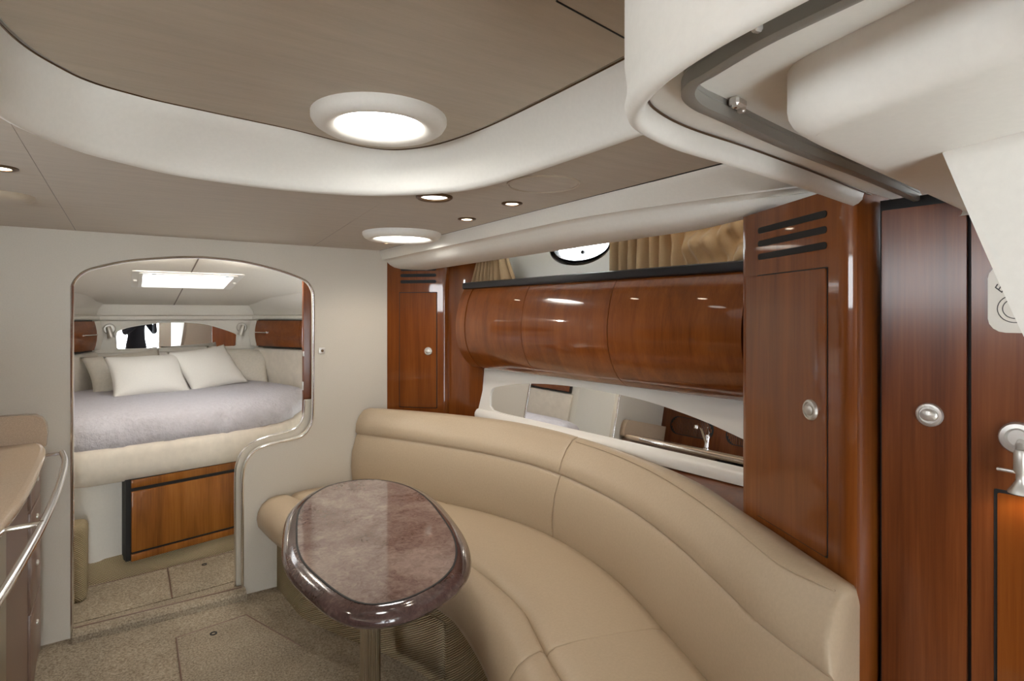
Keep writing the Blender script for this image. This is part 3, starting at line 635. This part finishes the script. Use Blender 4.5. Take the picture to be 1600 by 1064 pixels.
for d, z in ((.047, .7205), (.040, .7195), (.028, .716), (.013, .706), (.004, .693), (.0, .68), (.004, .666), (.014, .654), (.03, .647), (.2, .645)): rim.append([p + Z(.7205 - (.7205 - z) * .72) for p in ins(d)])
obj('rim', loft(bmesh.new(), rim, True, False), 'stonerim', tb, 80)
b = plate(bmesh.new(), [(p.x, p.y) for p in ins(.051)], (), .68, .7215); obj('inlay', b, 'stone', tb, 40)
obj('inlay_line', loft(bmesh.new(), [[p + Z(z) for p in ins(d)] for d, z in ((.0465, .71), (.0465, .7222), (.0525, .7222), (.0525, .71))], True, False), 'black', tb)
obj('underside', plate(bmesh.new(), [(p.x, p.y) for p in ins(.15)], (), .645, .667), 'black', tb)
PC = (.742, 2.035)
fl_ = []
for k in range(72):
    r_ = .037 if k % 3 else .0345
    fl_.append((r_ * math.cos(2 * math.pi * k / 72), r_ * math.sin(2 * math.pi * k / 72)))
obj('pedestal', tr(plate(bmesh.new(), fl_, (), FZ + .02, .63), Matrix.Translation((PC[0], PC[1], 0))), 'steel', tb, 25)
obj('foot', lathe(bmesh.new(), [(.11, 0), (.11, .006), (.06, .02), (.045, .03), (.04, .05), (.001, .05)], 40, m=Matrix.Translation((PC[0], PC[1], FZ))), 'steel', tb)
obj('top_bracket', lathe(bmesh.new(), [(.045, .58), (.06, .60), (.12, .612), (.12, .624), (.001, .624)], 32, m=Matrix.Translation((PC[0], PC[1], 0))), 'steel', tb)

# ------------------------------------------------------------------ galley (port), seen at the left edge and in the mirror
CF = [(-.31, -1.2), (-.30, 0), (-.29, 1.2), (-.288, 2.0), (-.276, 2.35), (-.276, 2.65), (-.285, 3.0), (-.298, 3.2), (-.325, 3.33), (-.36, 3.395)]
cfp = [(p.x, p.y) for p in cr([(a, b, 0) for a, b in CF], 6)]
BX = -.95; SKX, SKY, = -.62, 2.62
ctp = thing('countertop', 'speckled beige galley countertop with a raised end splash beside the bulkhead', 'countertop', (-.6, 2, .92))
cout = cfp + [(BX, 3.395), (BX, -1.2)]
top_rings = []
sinkh = rrect(-.80, 2.35, -.42, 2.90, .08, 6)
def cin(d): return [(x - d, y) for x, y in cfp] + [(BX, 3.395), (BX, -1.2)]
obj('worktop', plate(bmesh.new(), cin(.018), [sinkh], .90, .92), 'counter', ctp, 30)
er = [[Vector((x - d, y, z)) for x, y in cfp] for d, z in ((.02, .9205), (.008, .9195), (.001, .914), (-.002, .905), (.0, .893), (.005, .884), (.012, .880), (.05, .880))]
obj('edge', loft(bmesh.new(), er, False), 'counter', ctp, 70)
es = []
for (x, zt) in [(-.31, .90), (-.305, .96), (-.31, 1.0), (-.325, 1.03), (-.35, 1.045), (-.40, 1.048), (-.7, 1.05), (BX, 1.05)]: es.append((x, zt))
obj('end_splash', tr(plate(bmesh.new(), es + [(BX, .90)], (), 0, .05), frame((0, 3.397, 0), (1, 0, 0), (0, 0, 1))), 'counter', ctp, 40)
rl_ = [[Vector((x + (p[0] * 0), y, z)) for x, y in sinkh] for p, z in (((0,), .921),)]
cx, cy = -.61, 2.625
obj('sink_basin', loft(bmesh.new(), [[Vector((cx + (x - cx) * k, cy + (y - cy) * k, z)) for x, y in sinkh] for k, z in ((1.03, .921), (1.0, .9215), (.985, .915), (.96, .84), (.9, .78), (.5, .765), (.01, .762))], True, True), 'ivory', ctp, 60)
fc = thing('faucet', 'chrome galley faucet with a lever handle, behind the counter basin', 'faucet', (-.86, 2.86, .92))
q = Vector((-.86, 2.86, .92))
obj('body', lathe(bmesh.new(), [(.03, 0), (.03, .008), (.022, .015), (.02, .08), (.022, .11), (.018, .125), (.001, .128)], 24, m=Matrix.Translation(q)), 'chrome', fc)
obj('spout', tube(bmesh.new(), cr([q + Vector(p) for p in ((0, 0, .05), (.05, .0, .09), (.12, 0, .16), (.17, 0, .185))], 5), .013, 12), 'chrome', fc)
obj('spray_head', tube(bmesh.new(), [q + Vector(p) for p in ((.16, 0, .182), (.20, 0, .19), (.215, 0, .178), (.22, 0, .16))], [.014, .018, .022, .018], 12), 'chrome', fc)
obj('lever', tube(bmesh.new(), [q + Vector(p) for p in ((0, 0, .12), (-.02, .0, .15), (.06, -.02, .19))], [.01, .008, .006], 10), 'chrome', fc)
# base units
gb_ = thing('galley_cabinet', 'taupe galley base unit with small round knob drawers under the countertop', 'cabinet', (-.6, 2.9, 0))
obj('carcass', plate(bmesh.new(), [(-.345, 2.50), (-.325, 2.8), (-.325, 3.1), (-.34, 3.39), (BX, 3.39), (BX, 2.50)], (), FZ, .879), 'taupe', gb_)
for i, (z0, z1) in enumerate(((.05, .32), (.33, .55), (.56, .72), (.73, .87))):
    d = obj('drawer', box(bmesh.new(), (-.323, 3.06, (z0 + z1) / 2), (.016, .30, z1 - z0), .003), 'taupe', gb_)
    obj('knob', lathe(bmesh.new(), [(.012, 0), (.012, .004), (.008, .007), (.001, .008)], 16, m=frame((-.315, 3.08, z0 + .62 * (z1 - z0)), (0, 1, 0), (0, 0, 1))), 'nickel', d)
fr = thing('refrigerator', 'brushed steel fronted refrigerator under the near end of the countertop', 'refrigerator', (-.6, 2.1, 0))
obj('body', box(bmesh.new(), (-.65, 2.12, .44), (.58, .74, .86), .004), 'black', fr)
obj('door', box(bmesh.new(), (-.345, 2.12, .45), (.03, .72, .80), .008), 'steel', fr)
o = obj('galley_cupboard', box(bmesh.new(), (-.64, .25, .42), (.6, 2.96, .9), .004), 'cherry', None); tag(o, 'cherry fronted galley cupboard running aft below the countertop', 'cabinet')
gr = thing('grab_rail', 'bowed chrome grab rail standing off the galley countertop edge', 'rail', (-.22, 2.2, .9))
rp = cr([(-.236, 3.13, .905), (-.213, 2.95, .903), (-.203, 2.7, .9), (-.199, 2.4, .9), (-.203, 2.1, .9), (-.212, 1.85, .9), (-.226, 1.6, .9), (-.25, 1.3, .9), (-.28, 1.05, .9)], 6)
obj('bar', tube(bmesh.new(), rp, .0115, 14), 'chrome', gr)
for (x, y) in ((-.236, 3.12), (-.203, 2.1), (-.262, 1.2)):
    obj('standoff', tube(bmesh.new(), [(x + .004, y, .905), (-.31, y + .01, .90)], .008, 10), 'chrome', gr)
# galley back: splash with two ribbed ovals, drawers above
gs = thing('galley_backsplash', 'dark cherry galley backsplash with two ribbed oval doors', 'cabinet', (BX, 2.8, .92))
obj('panel', box(bmesh.new(), (BX - .02, 1.1, 1.11), (.04, 4.6, .38), .002), 'cherry_red', gs)
for y in (3.08, 2.52, 1.96):
    ov = obj('oval_frame', tr(plate(bmesh.new(), rrect(-.22, -.085, .22, .085, .08, 8), (), 0, .006), frame((BX, y, 1.085), (0, 1, 0), (0, 0, 1))), 'black', gs)
    for k in range(26):
        yy = y - .20 + .4 * k / 25; h = .078 * (1 - max(0, abs(yy - y) - .13) ** 2 / .0062)
        obj('rib', box(bmesh.new(), (BX + .008, yy, 1.085), (.008, .008, max(.03, h * 2)), .002, 1), 'cherry', ov)
uc = thing('galley_wall_cabinet', 'cherry galley wall cabinet with round latches above the backsplash', 'cabinet', (-1.0, 2.5, 1.3))
obj('carcass', box(bmesh.new(), (-1.08, 1.1, 1.42), (.5, 4.58, .24), .004), 'cherry', uc)
for y in (3.0, 2.3, 1.6, .9):
    d = obj('door', box(bmesh.new(), (-.826, y, 1.42), (.016, .64, .20), .004), 'cherry', uc)
    latch(d, (-.817, y - .1, 1.40), (0, 1, 0), (0, 0, 1))

# ------------------------------------------------------------------ forward berth: shell
def bw(name, a, b, z0, z1, label, mat='vinyl', th=.03):
    a, b = Vector((*a, 0)), Vector((*b, 0)); L_ = (b - a).length
    o = obj(name, plate(bmesh.new(), [(0, z0), (L_, z0), (L_, z1), (0, z1)], (), -th, 0, frame(a, b - a, (0, 0, 1))), mat); tag(o, label, None, None, 'structure'); return o
HB = 5.7
bw('wall_berth_head', (-.30, HB), (1.05, HB), .5, 2.0, 'cream vinyl wall at the head of the berth')
bw('wall_berth_starboard', (.97, HB), (1.58, 4.40), .0, 2.1, 'cream side of the berth to starboard')
bw('wall_berth_starboard_aft', (1.58, 4.42), (1.58, 3.44), .0, 2.1, 'cream side wall just inside the berth doorway')
bw('wall_berth_port', (-.84, 4.40), (-.22, HB), .0, 2.1, 'cream side of the berth to port')
bw('wall_berth_port_aft', (-.84, 3.44), (-.84, 4.42), .0, 2.1, 'cream wall just inside the doorway on the port side')
cz = lambda y: 1.84 - .1124 * (y - 3.44)
HX0, HX1, HY0, HY1 = .055, .605, 4.12, 4.68
bc = thing('ceiling_berth', None, None, (.33, 4.5, 1.7)); tag(bc, 'pale sloping headliner over the berth with a centre seam', None, None, 'structure')
ang = math.atan(.1124)
def cplate(pts, z0=0, z1=.02): 
    bm = plate(bmesh.new(), pts, (), z0, z1)
    for v in bm.verts: v.co.z += cz(v.co.y)
    return bm
for q in ([(-1.1, 3.44), (.328, 3.44), (.328, HY0), (HX0, HY0), (HX0, HY1), (.328, HY1), (.328, 5.75), (-1.1, 5.75)], [(1.8, 3.44), (.332, 3.44), (.332, HY0), (HX1, HY0), (HX1, HY1), (.332, HY1), (.332, 5.75), (1.8, 5.75)]):
    obj('headliner_panel', cplate(q), 'berthceil', bc)
obj('seam', cplate([(.326, 3.45), (.334, 3.45), (.334, HY0), (.326, HY0)], -.001, .004), 'ringbrown', bc); obj('seam', cplate([(.326, HY1), (.334, HY1), (.334, 5.7), (.326, 5.7)], -.001, .004), 'ringbrown', bc)
# coves at the sides
for nm, P in (('cove', [(1.56, 3.46), (1.56, 4.40), (.965, 5.66)]), ('cove', [(-.82, 3.46), (-.82, 4.40), (-.215, 5.66)])):
    s = 1 if P[0][0] > 0 else -1; rings = []
    for (o, z, w) in ((0, 1.497, 0), (-.02, 1.497, 0), (-.035, 1.51, .05), (-.06, 1.54, .25), (-.13, 0, .6), (-.22, 0, 1)):
        r_ = []
        for p in cr([(a, b, 0) for a, b in P], 8):
            c_ = cz(p.y); zz = z if z else 1.54 + (c_ + .005 - 1.54) * (w - .25) / .75 * .98
            zz = min(zz, c_ + .004); k = 1 if p.y < 5.2 else max(.25, (5.72 - p.y) / .52)
            r_.append(Vector((p.x + s * o * k, p.y + (-.0), zz)))
        rings.append(r_)
    obj('cove', loft(bmesh.new(), rings, False), 'vinyl', bc, 60)
# ledge moulding round the berth
lp = [(1.56, 3.46), (1.56, 4.40), (.962, 5.68), (-.205, 5.68), (-.82, 4.40), (-.82, 3.46)]
lgp = []
P = [Vector((*p, 0)) for p in lp]; ctr = Vector((.37, 4.5, 0))
rings = []
for o, z in ((-.02, 1.497), (.02, 1.497), (.036, 1.490), (.04, 1.475), (.036, 1.460), (.02, 1.453), (-.02, 1.453)):
    rings.append([p + (ctr - p).normalized() * o + Z(z) for p in P])
o = obj('trim_5', loft(bmesh.new(), list(zip(*rings)), True, True), 'vinyl', None, 50); tag(o, 'cream moulding ledge running round the berth walls', None, None, 'structure')
# deck hatch
dh = thing('deck_hatch', 'square white framed deck hatch lit by daylight in the berth ceiling', 'hatch', ((HX0 + HX1) / 2, (HY0 + HY1) / 2, 1.72))
for (r0, r1, z0, z1, mt, nm) in ((.035, 0, -.006, .002, 'gel', 'flange'), (0.0, -.022, -.012, .05, 'gel', 'frame')):
    bm = plate(bmesh.new(), rrect(HX0 - r0, HY0 - r0, HX1 + r0, HY1 + r0, .02), [rrect(HX0 - r1, HY0 - r1, HX1 + r1, HY1 + r1, .02)], z0, z1)
    for v in bm.verts: v.co.z += cz(v.co.y)
    obj(nm, bm, mt, dh)
obj('lens', cplate([(HX0 + .02, HY0 + .02), (HX1 - .02, HY0 + .02), (HX1 - .02, HY1 - .02), (HX0 + .02, HY1 - .02)], .045, .05), 'hatchglass', dh)
for x in (HX0 + .07, HX1 - .07):
    hb = bmesh.new(); box(hb, (x, HY0 + .06, cz(HY0 + .06) + .028), (.05, .03, .03), .006); lathe(hb, [(.016, .03), (.016, -.0), (.01, -.008), (.001, -.008)], 14, m=Matrix.Translation((x + .01, HY0 + .06, cz(HY0 + .06)))); obj('dog_handle', hb, plain('blue grey plastic', lin(80, 110, 130), .4) if 'dog' not in M else M['dog'], dh)
for x in (HX0 - .016, HX1 + .016): obj('hinge', box(bmesh.new(), (x, HY0 + .3, cz(HY0 + .3) - .008), (.02, .06, .012), .003), 'gel', dh)

# ------------------------------------------------------------------ berth: base, mattress, quilt, pillows
bd = thing('berth', 'island berth with an upholstered beige rim on a cream base, behind the doorway', 'bed', (.37, 4.8, 0))
fo = [(-.62, 5.4), (-.72, 4.8), (-.70, 4.3), (-.52, 3.98), (-.23, 3.865), (.0, 3.885), (.37, 3.955), (.72, 4.04), (.95, 4.2), (1.12, 4.5), (1.26, 4.85), (1.15, 5.3), (1.0, 5.66), (.37, 5.68), (-.2, 5.66)]
fq = resample(cr([(a, b, 0) for a, b in fo], 8, True), 120, True); sgf = 1 if sum((fq[i].x * fq[(i + 1) % 120].y - fq[(i + 1) % 120].x * fq[i].y) for i in range(120)) > 0 else -1
def fin(d):
    return inset(fq, d * sgf)
obj('upholstered_rim', loft(bmesh.new(), [[p + Z(z) for p in fin(d)] for d, z in ((.12, .545), (.05, .55), (.022, .565), (.004, .60), (.0, .65), (.004, .70), (.018, .735), (.04, .752), (.15, .758))], True, True), 'berthfab', bd, 70)
obj('base', loft(bmesh.new(), [[p + Z(z) for p in fin(d)] for d, z in ((.10, 0), (.10, .55))], True, True), 'vinyl', bd, 60)
bm = bmesh.new(); nq = 220; fq2 = resample(cr([(a, b, 0) for a, b in fo], 8, True), nq, True)
levels = [(.05, .745), (.036, .77), (.032, .80), (.04, .835), (.058, .868), (.085, .893), (.12, .91), (.17, .921), (.24, .928), (.33, .931), (.45, .933)]
cq = Vector((.37, 4.85, 0)); rings = []
for li, (d, z) in enumerate(levels):
    r_ = []
    for i, p in enumerate(fq2):
        tt = (fq2[(i + 1) % nq] - fq2[i - 1]).normalized(); q = p + Vector((-tt.y, tt.x, 0)) * min(d, .17) * sgf
        if d > .17: q = q.lerp(cq, (d - .17) * 1.4)
        h = noise.noise(q * 14 + Z(z * 14)) * .007 + abs(noise.noise(q * 30 + Z(z * 30))) * .006
        if li < 6:
            out = (p - cq).normalized(); q = q + out * (h * 2.4 + .010 * noise.noise((i * .3, z * 10, 2)))
            if li == 0: z_ = z + .012 * noise.noise((i * .12, 0, 5))
            else: z_ = z + h
        else: z_ = z + h * .7
        r_.append(Vector((q.x, q.y, z_)))
    rings.append(r_)
loft(bm, rings, True, False); cv = bm.verts.new((cq.x, cq.y, .934)); bm.verts.ensure_lookup_table()
last = bm.verts[-1 - nq:-1]
for i in range(nq): bm.faces.new((last[i], last[(i + 1) % nq], cv))
qt = obj('bedspread', bm, 'quilt', None, 180); tag(qt, 'pale quilted bedspread tucked over the berth mattress', 'bedspread')
# drawer front in the base
dv = Vector((.61, .14, 0)); d0 = Vector((.015, 3.905, 0)); mdw = frame(d0, dv, (0, 0, 1)); DL = dv.length + .12
obj('drawer_recess', tr(plate(bmesh.new(), [(-.025, .10), (DL, .10), (DL, .56), (-.025, .56)], (), -.16, .0), mdw), 'black', bd)
obj('drawer_rail', tr(box(bmesh.new(), (DL / 2, .535, .004), (DL, .045, .012), .002), mdw), 'honey', bd)
obj('drawer_rail', tr(box(bmesh.new(), (DL / 2, .115, .004), (DL, .04, .012), .002), mdw), 'honey', bd)
obj('drawer_front', tr(box(bmesh.new(), (DL / 2, .32, .006), (DL, .345, .014), .003), mdw), 'honey', bd)
rs = cr([(-.30, 3.86, 0), (-.18, 3.925, 0), (.0, 3.925, 0), (.3, 3.965, 0), (.66, 4.03, 0), (.9, 4.12, 0)], 6)
rp_ = bmesh.new(); sweep(rp_, [(0, 0), (.0, .03), (.03, .105), (.04, .118), (.10, .12), (.10, 0)], [(p.x, p.y) for p in rs]); o = obj('baseboard_berth', rp_, 'ribbed'); tag(o, 'ribbed carpet riser along the foot of the berth', None, None, 'structure')
cs = bmesh.new(); box(cs, (-.35, 3.79, .2), (.345, .17, .40), .03, 3); o = obj('berth_step', cs, 'ribbed'); tag(o, 'carpeted step at the left side of the berth doorway', 'step')
# padded bolsters along the sides
def bolster(P, label, z0, z1, th=.05, mat='berthfab', name='berth_bolster', cat='bolster', n=5):
    s = 1 if P[0][0] > .37 else -1
    pr = [(0, z0), (th * .8, z0), (th, z0 + .02), (th, z1 - .03), (th * .8, z1 - .006), (th * .4, z1), (0, z1)]
    pts = [Vector((*p, 0)) for p in P]; rings = []
    for i, p in enumerate(pts):
        t_ = (pts[min(i + 1, len(pts) - 1)] - pts[max(0, i - 1)]).normalized(); nr = Vector((-t_.y, t_.x, 0))
        if nr.dot(ctr - p) < 0: nr = -nr
        rings.append([p + nr * o + Z(z) for o, z in pr])
    o = obj(name, loft(bmesh.new(), rings, True, True), mat, None, 50); tag(o, label, cat); return o
bolster([(1.0, 5.64), (1.25, 5.1), (1.55, 4.45)], 'padded beige bolster on the starboard side of the berth', .80, 1.205, .06)
bolster([(-.25, 5.64), (-.5, 5.1), (-.81, 4.45)], 'padded beige bolster on the port side of the berth', .80, 1.205, .06)
bolster([(-.20, 5.69), (.95, 5.69)], 'low cream headboard pad below the berth mirror', .80, 1.19, .05, 'vinyl', 'headboard', 'headboard')
# side cabinets
for s, lab in ((1, 'cherry fronted berth cabinet on the starboard side with a slim bar handle'), (-1, 'cherry fronted berth cabinet on the port side, mostly hidden by the doorway')):
    c = thing('berth_cabinet', lab, 'cabinet', (1.2 if s > 0 else -.45, 5.2, 1.33), 'berth side cabinets')
    a0 = Vector((.985, 5.60, 0)); b0 = Vector((1.56, 4.42, 0))
    fx = lambda v: v if s > 0 else Vector((.74 - v.x, v.y, 0))
    nr0 = Vector((-(b0 - a0).y, (b0 - a0).x, 0)).normalized(); nr0 = nr0 if nr0.x < 0 else -nr0
    def seg(t0, t1, out, z0, z1, mat, name, bul=.02):
        rings = []
        for k in range(5):
            p = a0.lerp(b0, t0 + (t1 - t0) * k / 4); r_ = []
            for j in range(7):
                v = j / 6; r_.append(fx(p + nr0 * (out + bul * math.sin(math.pi * v))) + Z(z0 + (z1 - z0) * v))
            rings.append(r_ + [fx(p) + Z(z1), fx(p) + Z(z0)])
        return obj(name, loft(bmesh.new(), rings, True, True), mat, c, 50)
    seg(.0, .058, .07, 1.225, 1.45, 'vinyl', 'end_panel'); seg(.06, .06 + .9, .055, 1.215, 1.458, 'black', 'carcass', .01)
    d = seg(.062, .5, .072, 1.225, 1.45, 'cherry_x', 'door'); seg(.504, .95, .072, 1.225, 1.45, 'cherry_x', 'door')
    p0, p1 = a0.lerp(b0, .07), a0.lerp(b0, .19)
    obj('bar_handle', tube(bmesh.new(), [fx(p0 + nr0 * .098) + Z(1.345), fx(p1 + nr0 * .098) + Z(1.345)], .005, 8), 'chrome', d)
# headboard mirror and lamps
hm = thing('berth_mirror', 'small arched mirror on the wall at the head of the berth', 'mirror', (.37, 5.69, 1.22))
mo = [(-.065, 1.215)] + [(p.x, p.y) for p in cr([(-.078, 1.235, 0), (-.078, 1.345, 0), (-.05, 1.375, 0), (.023, 1.402, 0), (.18, 1.428, 0), (.37, 1.438, 0), (.56, 1.420, 0), (.72, 1.37, 0), (.81, 1.33, 0), (.82, 1.31, 0)], 4)] + [(.815, 1.225), (.80, 1.215)]
obj('glass', tr(plate(bmesh.new(), mo, (), 0, .006), frame((0, 5.698, 0), (1, 0, 0), (0, 0, 1))), 'mirror', hm, 0)
obj('rim', tube(bmesh.new(), [(x, 5.692, z) for x, z in mo], .004, 6, closed=True), 'gel', hm)
for x, s, lab in ((-.125, 1, 'small nickel swivel lamp left of the berth mirror'), (.862, -1, 'small nickel swivel lamp right of the berth mirror')):
    l = thing('berth_lamp', lab, 'lamp', (x, 5.7, 1.39), 'berth reading lamps')
    obj('base', lathe(bmesh.new(), [(.045, 0), (.045, .008), (.036, .014), (.022, .012), (.001, .012)], 24, m=frame((x, 5.698, 1.385), (1, 0, 0), (0, 0, 1))), 'nickel', l)
    hdm = Matrix.Translation((x, 5.65, 1.375)) @ Matrix.Rotation(R(-14 * s), 4, 'Y')
    obj('head', lathe(bmesh.new(), [(.001, .03), (.016, .03), (.02, .02), (.022, -.035), (.028, -.06), (.025, -.06), (.001, -.05)], 20, m=hdm), 'nickel', l)
    obj('arm', tube(bmesh.new(), [(x, 5.69, 1.385), (x, 5.645, 1.38)], .008, 8), 'nickel', l)
# pillows
def pillow(name, c, w, h, th, rx, rz, mat, label, group, flange=.02, roll=0):
    n = 22; bm = bmesh.new(); g = {}
    for sd in (1, -1):
        for i in range(n + 1):
            for j in range(n + 1):
                u, v = -1 + 2 * i / n, -1 + 2 * j / n
                edge = i in (0, n) or j in (0, n)
                if sd < 0 and edge: g[(sd, i, j)] = g[(1, i, j)]; continue
                pin = 1 - .07 * (1 - v * v) * abs(u) ** 2 * 0 - .0
                x = u * (1 - .09 * (1 - v * v) * 1.0 * abs(u)) * w / 2; y = v * (1 - .11 * (1 - u * u) * abs(v)) * h / 2
                k = max(0, 1 - max(abs(u), abs(v)) ** 1) ; prof_ = (max(0, (1 - u ** 2)) ** .55) * (max(0, (1 - v ** 2)) ** .55)
                fl = min(1, max(0, (1 - max(abs(u), abs(v))) / (flange * 4)))
                z = sd * (th / 2 * prof_ * (.25 + .75 * fl) + .002)
                z += .006 * noise.noise((x * 9, y * 9, sd * 3 + c[0])) * fl
                g[(sd, i, j)] = bm.verts.new((x, y, z))
        for i in range(n):
            for j in range(n):
                f_ = [g[(sd, i, j)], g[(sd, i + 1, j)], g[(sd, i + 1, j + 1)], g[(sd, i, j + 1)]]
                bm.faces.new(f_)
    m = Matrix.Translation(c) @ Matrix.Rotation(rz, 4, 'Z') @ Matrix.Rotation(rx, 4, 'X') @ Matrix.Rotation(roll, 4, 'Z')
    o = obj(name, tr(bm, m), mat, None, 180); tag(o, label, 'pillow', group); return o
G_ = 'pillows at the head of the berth'
pillow('pillow', (-.0, 5.36, 1.06), .54, .36, .13, R(52), R(14), 'sham', 'quilted pale pillow behind, at the left against the berth side', G_, .02, R(6))
pillow('pillow', (.80, 5.50, 1.06), .52, .36, .13, R(54), R(-6), 'sham', 'quilted pale pillow behind, at the right against the berth side', G_, .02, R(-6))
pillow('pillow', (.125, 5.0, 1.056), .50, .40, .15, R(44), R(13), 'pillow', 'smooth white pillow in front, on the left of the front pair', G_)
pillow('pillow', (.545, 5.18, 1.072), .50, .42, .15, R(48), R(26), 'pillow', 'smooth white pillow in front, on the right of the front pair, tilted up', G_, .02, R(6))

# ------------------------------------------------------------------ photographer, seen only in the berth mirror
def photographer():
    ca, sa = math.cos(R(-34)), math.sin(R(-34))
    org = Vector((.12, -.50, 0))
    def w(p): return Vector((org.x + p[0] * ca - p[1] * sa, org.y + p[0] * sa + p[1] * ca, p[2]))
    V, E, RR = [], [], []
    def v(p, r, par=None):
        V.append(w(p)); RR.append(r); i = len(V) - 1
        if par is not None: E.append((par, i))
        return i
    pel = v((0, 0, .93), (.155, .11)); sp1 = v((0, .01, 1.10), (.14, .10), pel); ch = v((0, .0, 1.30), (.155, .11), sp1)
    nb = v((0, .0, 1.46), (.07, .065), ch); nk = v((0, .02, 1.53), (.052, .052), nb); h0 = v((0, .04, 1.60), (.066, .078), nk); h1 = v((0, .035, 1.68), (.078, .095), h0); v((0, .03, 1.745), (.05, .06), h1)
    for s in (-1, 1):
        sh_ = v((s * .17, -.01, 1.42), (.06, .06), nb); el = v((s * .27, .10, 1.17), (.046, .046), sh_); wr = v((s * .115, .31, 1.40), (.028, .024), el); pa = v((s * .085, .37, 1.455), (.034, .018), wr)
        for k in range(4):
            a = v((s * (.075 + .004 * k), .395 + .006, 1.435 + .021 * k), (.0095, .0095), pa); b = v((s * .055, .425, 1.437 + .021 * k), (.0085, .0085), a); v((s * (.03 + .004 * abs(k - 1)), .428, 1.438 + .021 * k), (.0075, .0075), b)
        t_ = v((s * .062, .355, 1.44), (.011, .011), pa); v((s * .04, .345, 1.46), (.009, .009), t_)
        hp_ = v((s * .095, .0, .86), (.095, .095), pel); kn = v((s * .10, .03, .49), (.062, .062), hp_); an_ = v((s * .105, -.02, .06), (.042, .042), kn); v((s * .12, .12, .012), (.04, .03), an_)
    me = bpy.data.meshes.new('person'); me.from_pydata(V, E, []); o = bpy.data.objects.new('person', me); COL.objects.link(o)
    md = o.modifiers.new('skin', 'SKIN'); 
    if not me.skin_vertices: me.attributes.new('skin', 'FLOAT', 'POINT')
    for sv, r in zip(me.skin_vertices[0].data, RR): sv.radius = r
    me.skin_vertices[0].data[0].use_root = True
    su = o.modifiers.new('smooth', 'SUBSURF'); su.levels = 2; su.render_levels = 2
    bpy.context.view_layer.update()
    m2 = bpy.data.meshes.new_from_object(o.evaluated_get(bpy.context.evaluated_depsgraph_get())); o.modifiers.clear(); o.data = m2
    sk_, nv, tr_ = plain('skin', lin(196, 150, 124), .5), plain('navy sweater', lin(30, 34, 46), .85), plain('dark trousers', lin(44, 42, 40), .85)
    m2.materials.clear(); [m2.materials.append(x) for x in (nv, sk_, tr_)]
    iw = Matrix.Rotation(R(34), 3, 'Z')
    for p in m2.polygons:
        l = iw @ (p.center - org)
        p.material_index = 1 if (l.z > 1.50 or (l.y > .30 and l.z > 1.38)) else 2 if l.z < .90 else 0
    m2.shade_smooth()
    tag(o, 'person in a dark sweater holding a camera up, seen in the berth mirror', 'person')
    hb = lathe(bmesh.new(), [(.03, .175), (.075, .155), (.098, .11), (.10, .06), (.092, .02), (.088, .02), (.096, .06), (.09, .11)], 24, .84, 1, Matrix.Translation(w((0, .012, 1.60))), True); obj('hair', hb, plain('dark hair', (.02, .014, .01), .6), o)
    for s in (-1, 1): obj('eye', lathe(bmesh.new(), [(.001, -.01), (.01, 0), (.001, .01)], 10, m=Matrix.Translation(w((s * .03, .125, 1.655)))), plain('eye', (.05, .03, .02), .2), o)
    obj('nose', lathe(bmesh.new(), [(.001, .03), (.008, .02), (.015, -.01), (.001, -.018)], 10, m=Matrix.Translation(w((0, .13, 1.63)))), sk_, o)
    c = thing('camera_body', 'black camera held up by the person in the berth mirror', 'camera', tuple(w((0, .40, 1.47))))
    obj('body', box(bmesh.new(), tuple(w((0, .415, 1.47))), (.135, .06, .09), .012, 3, R(-34)), 'black', c)
    obj('grip', box(bmesh.new(), tuple(w((.058, .44, 1.465))), (.03, .05, .08), .012, 3, R(-34)), 'black', c)
    obj('viewfinder', box(bmesh.new(), tuple(w((0, .41, 1.525))), (.05, .05, .03), .008, 2, R(-34)), 'black', c)
photographer()
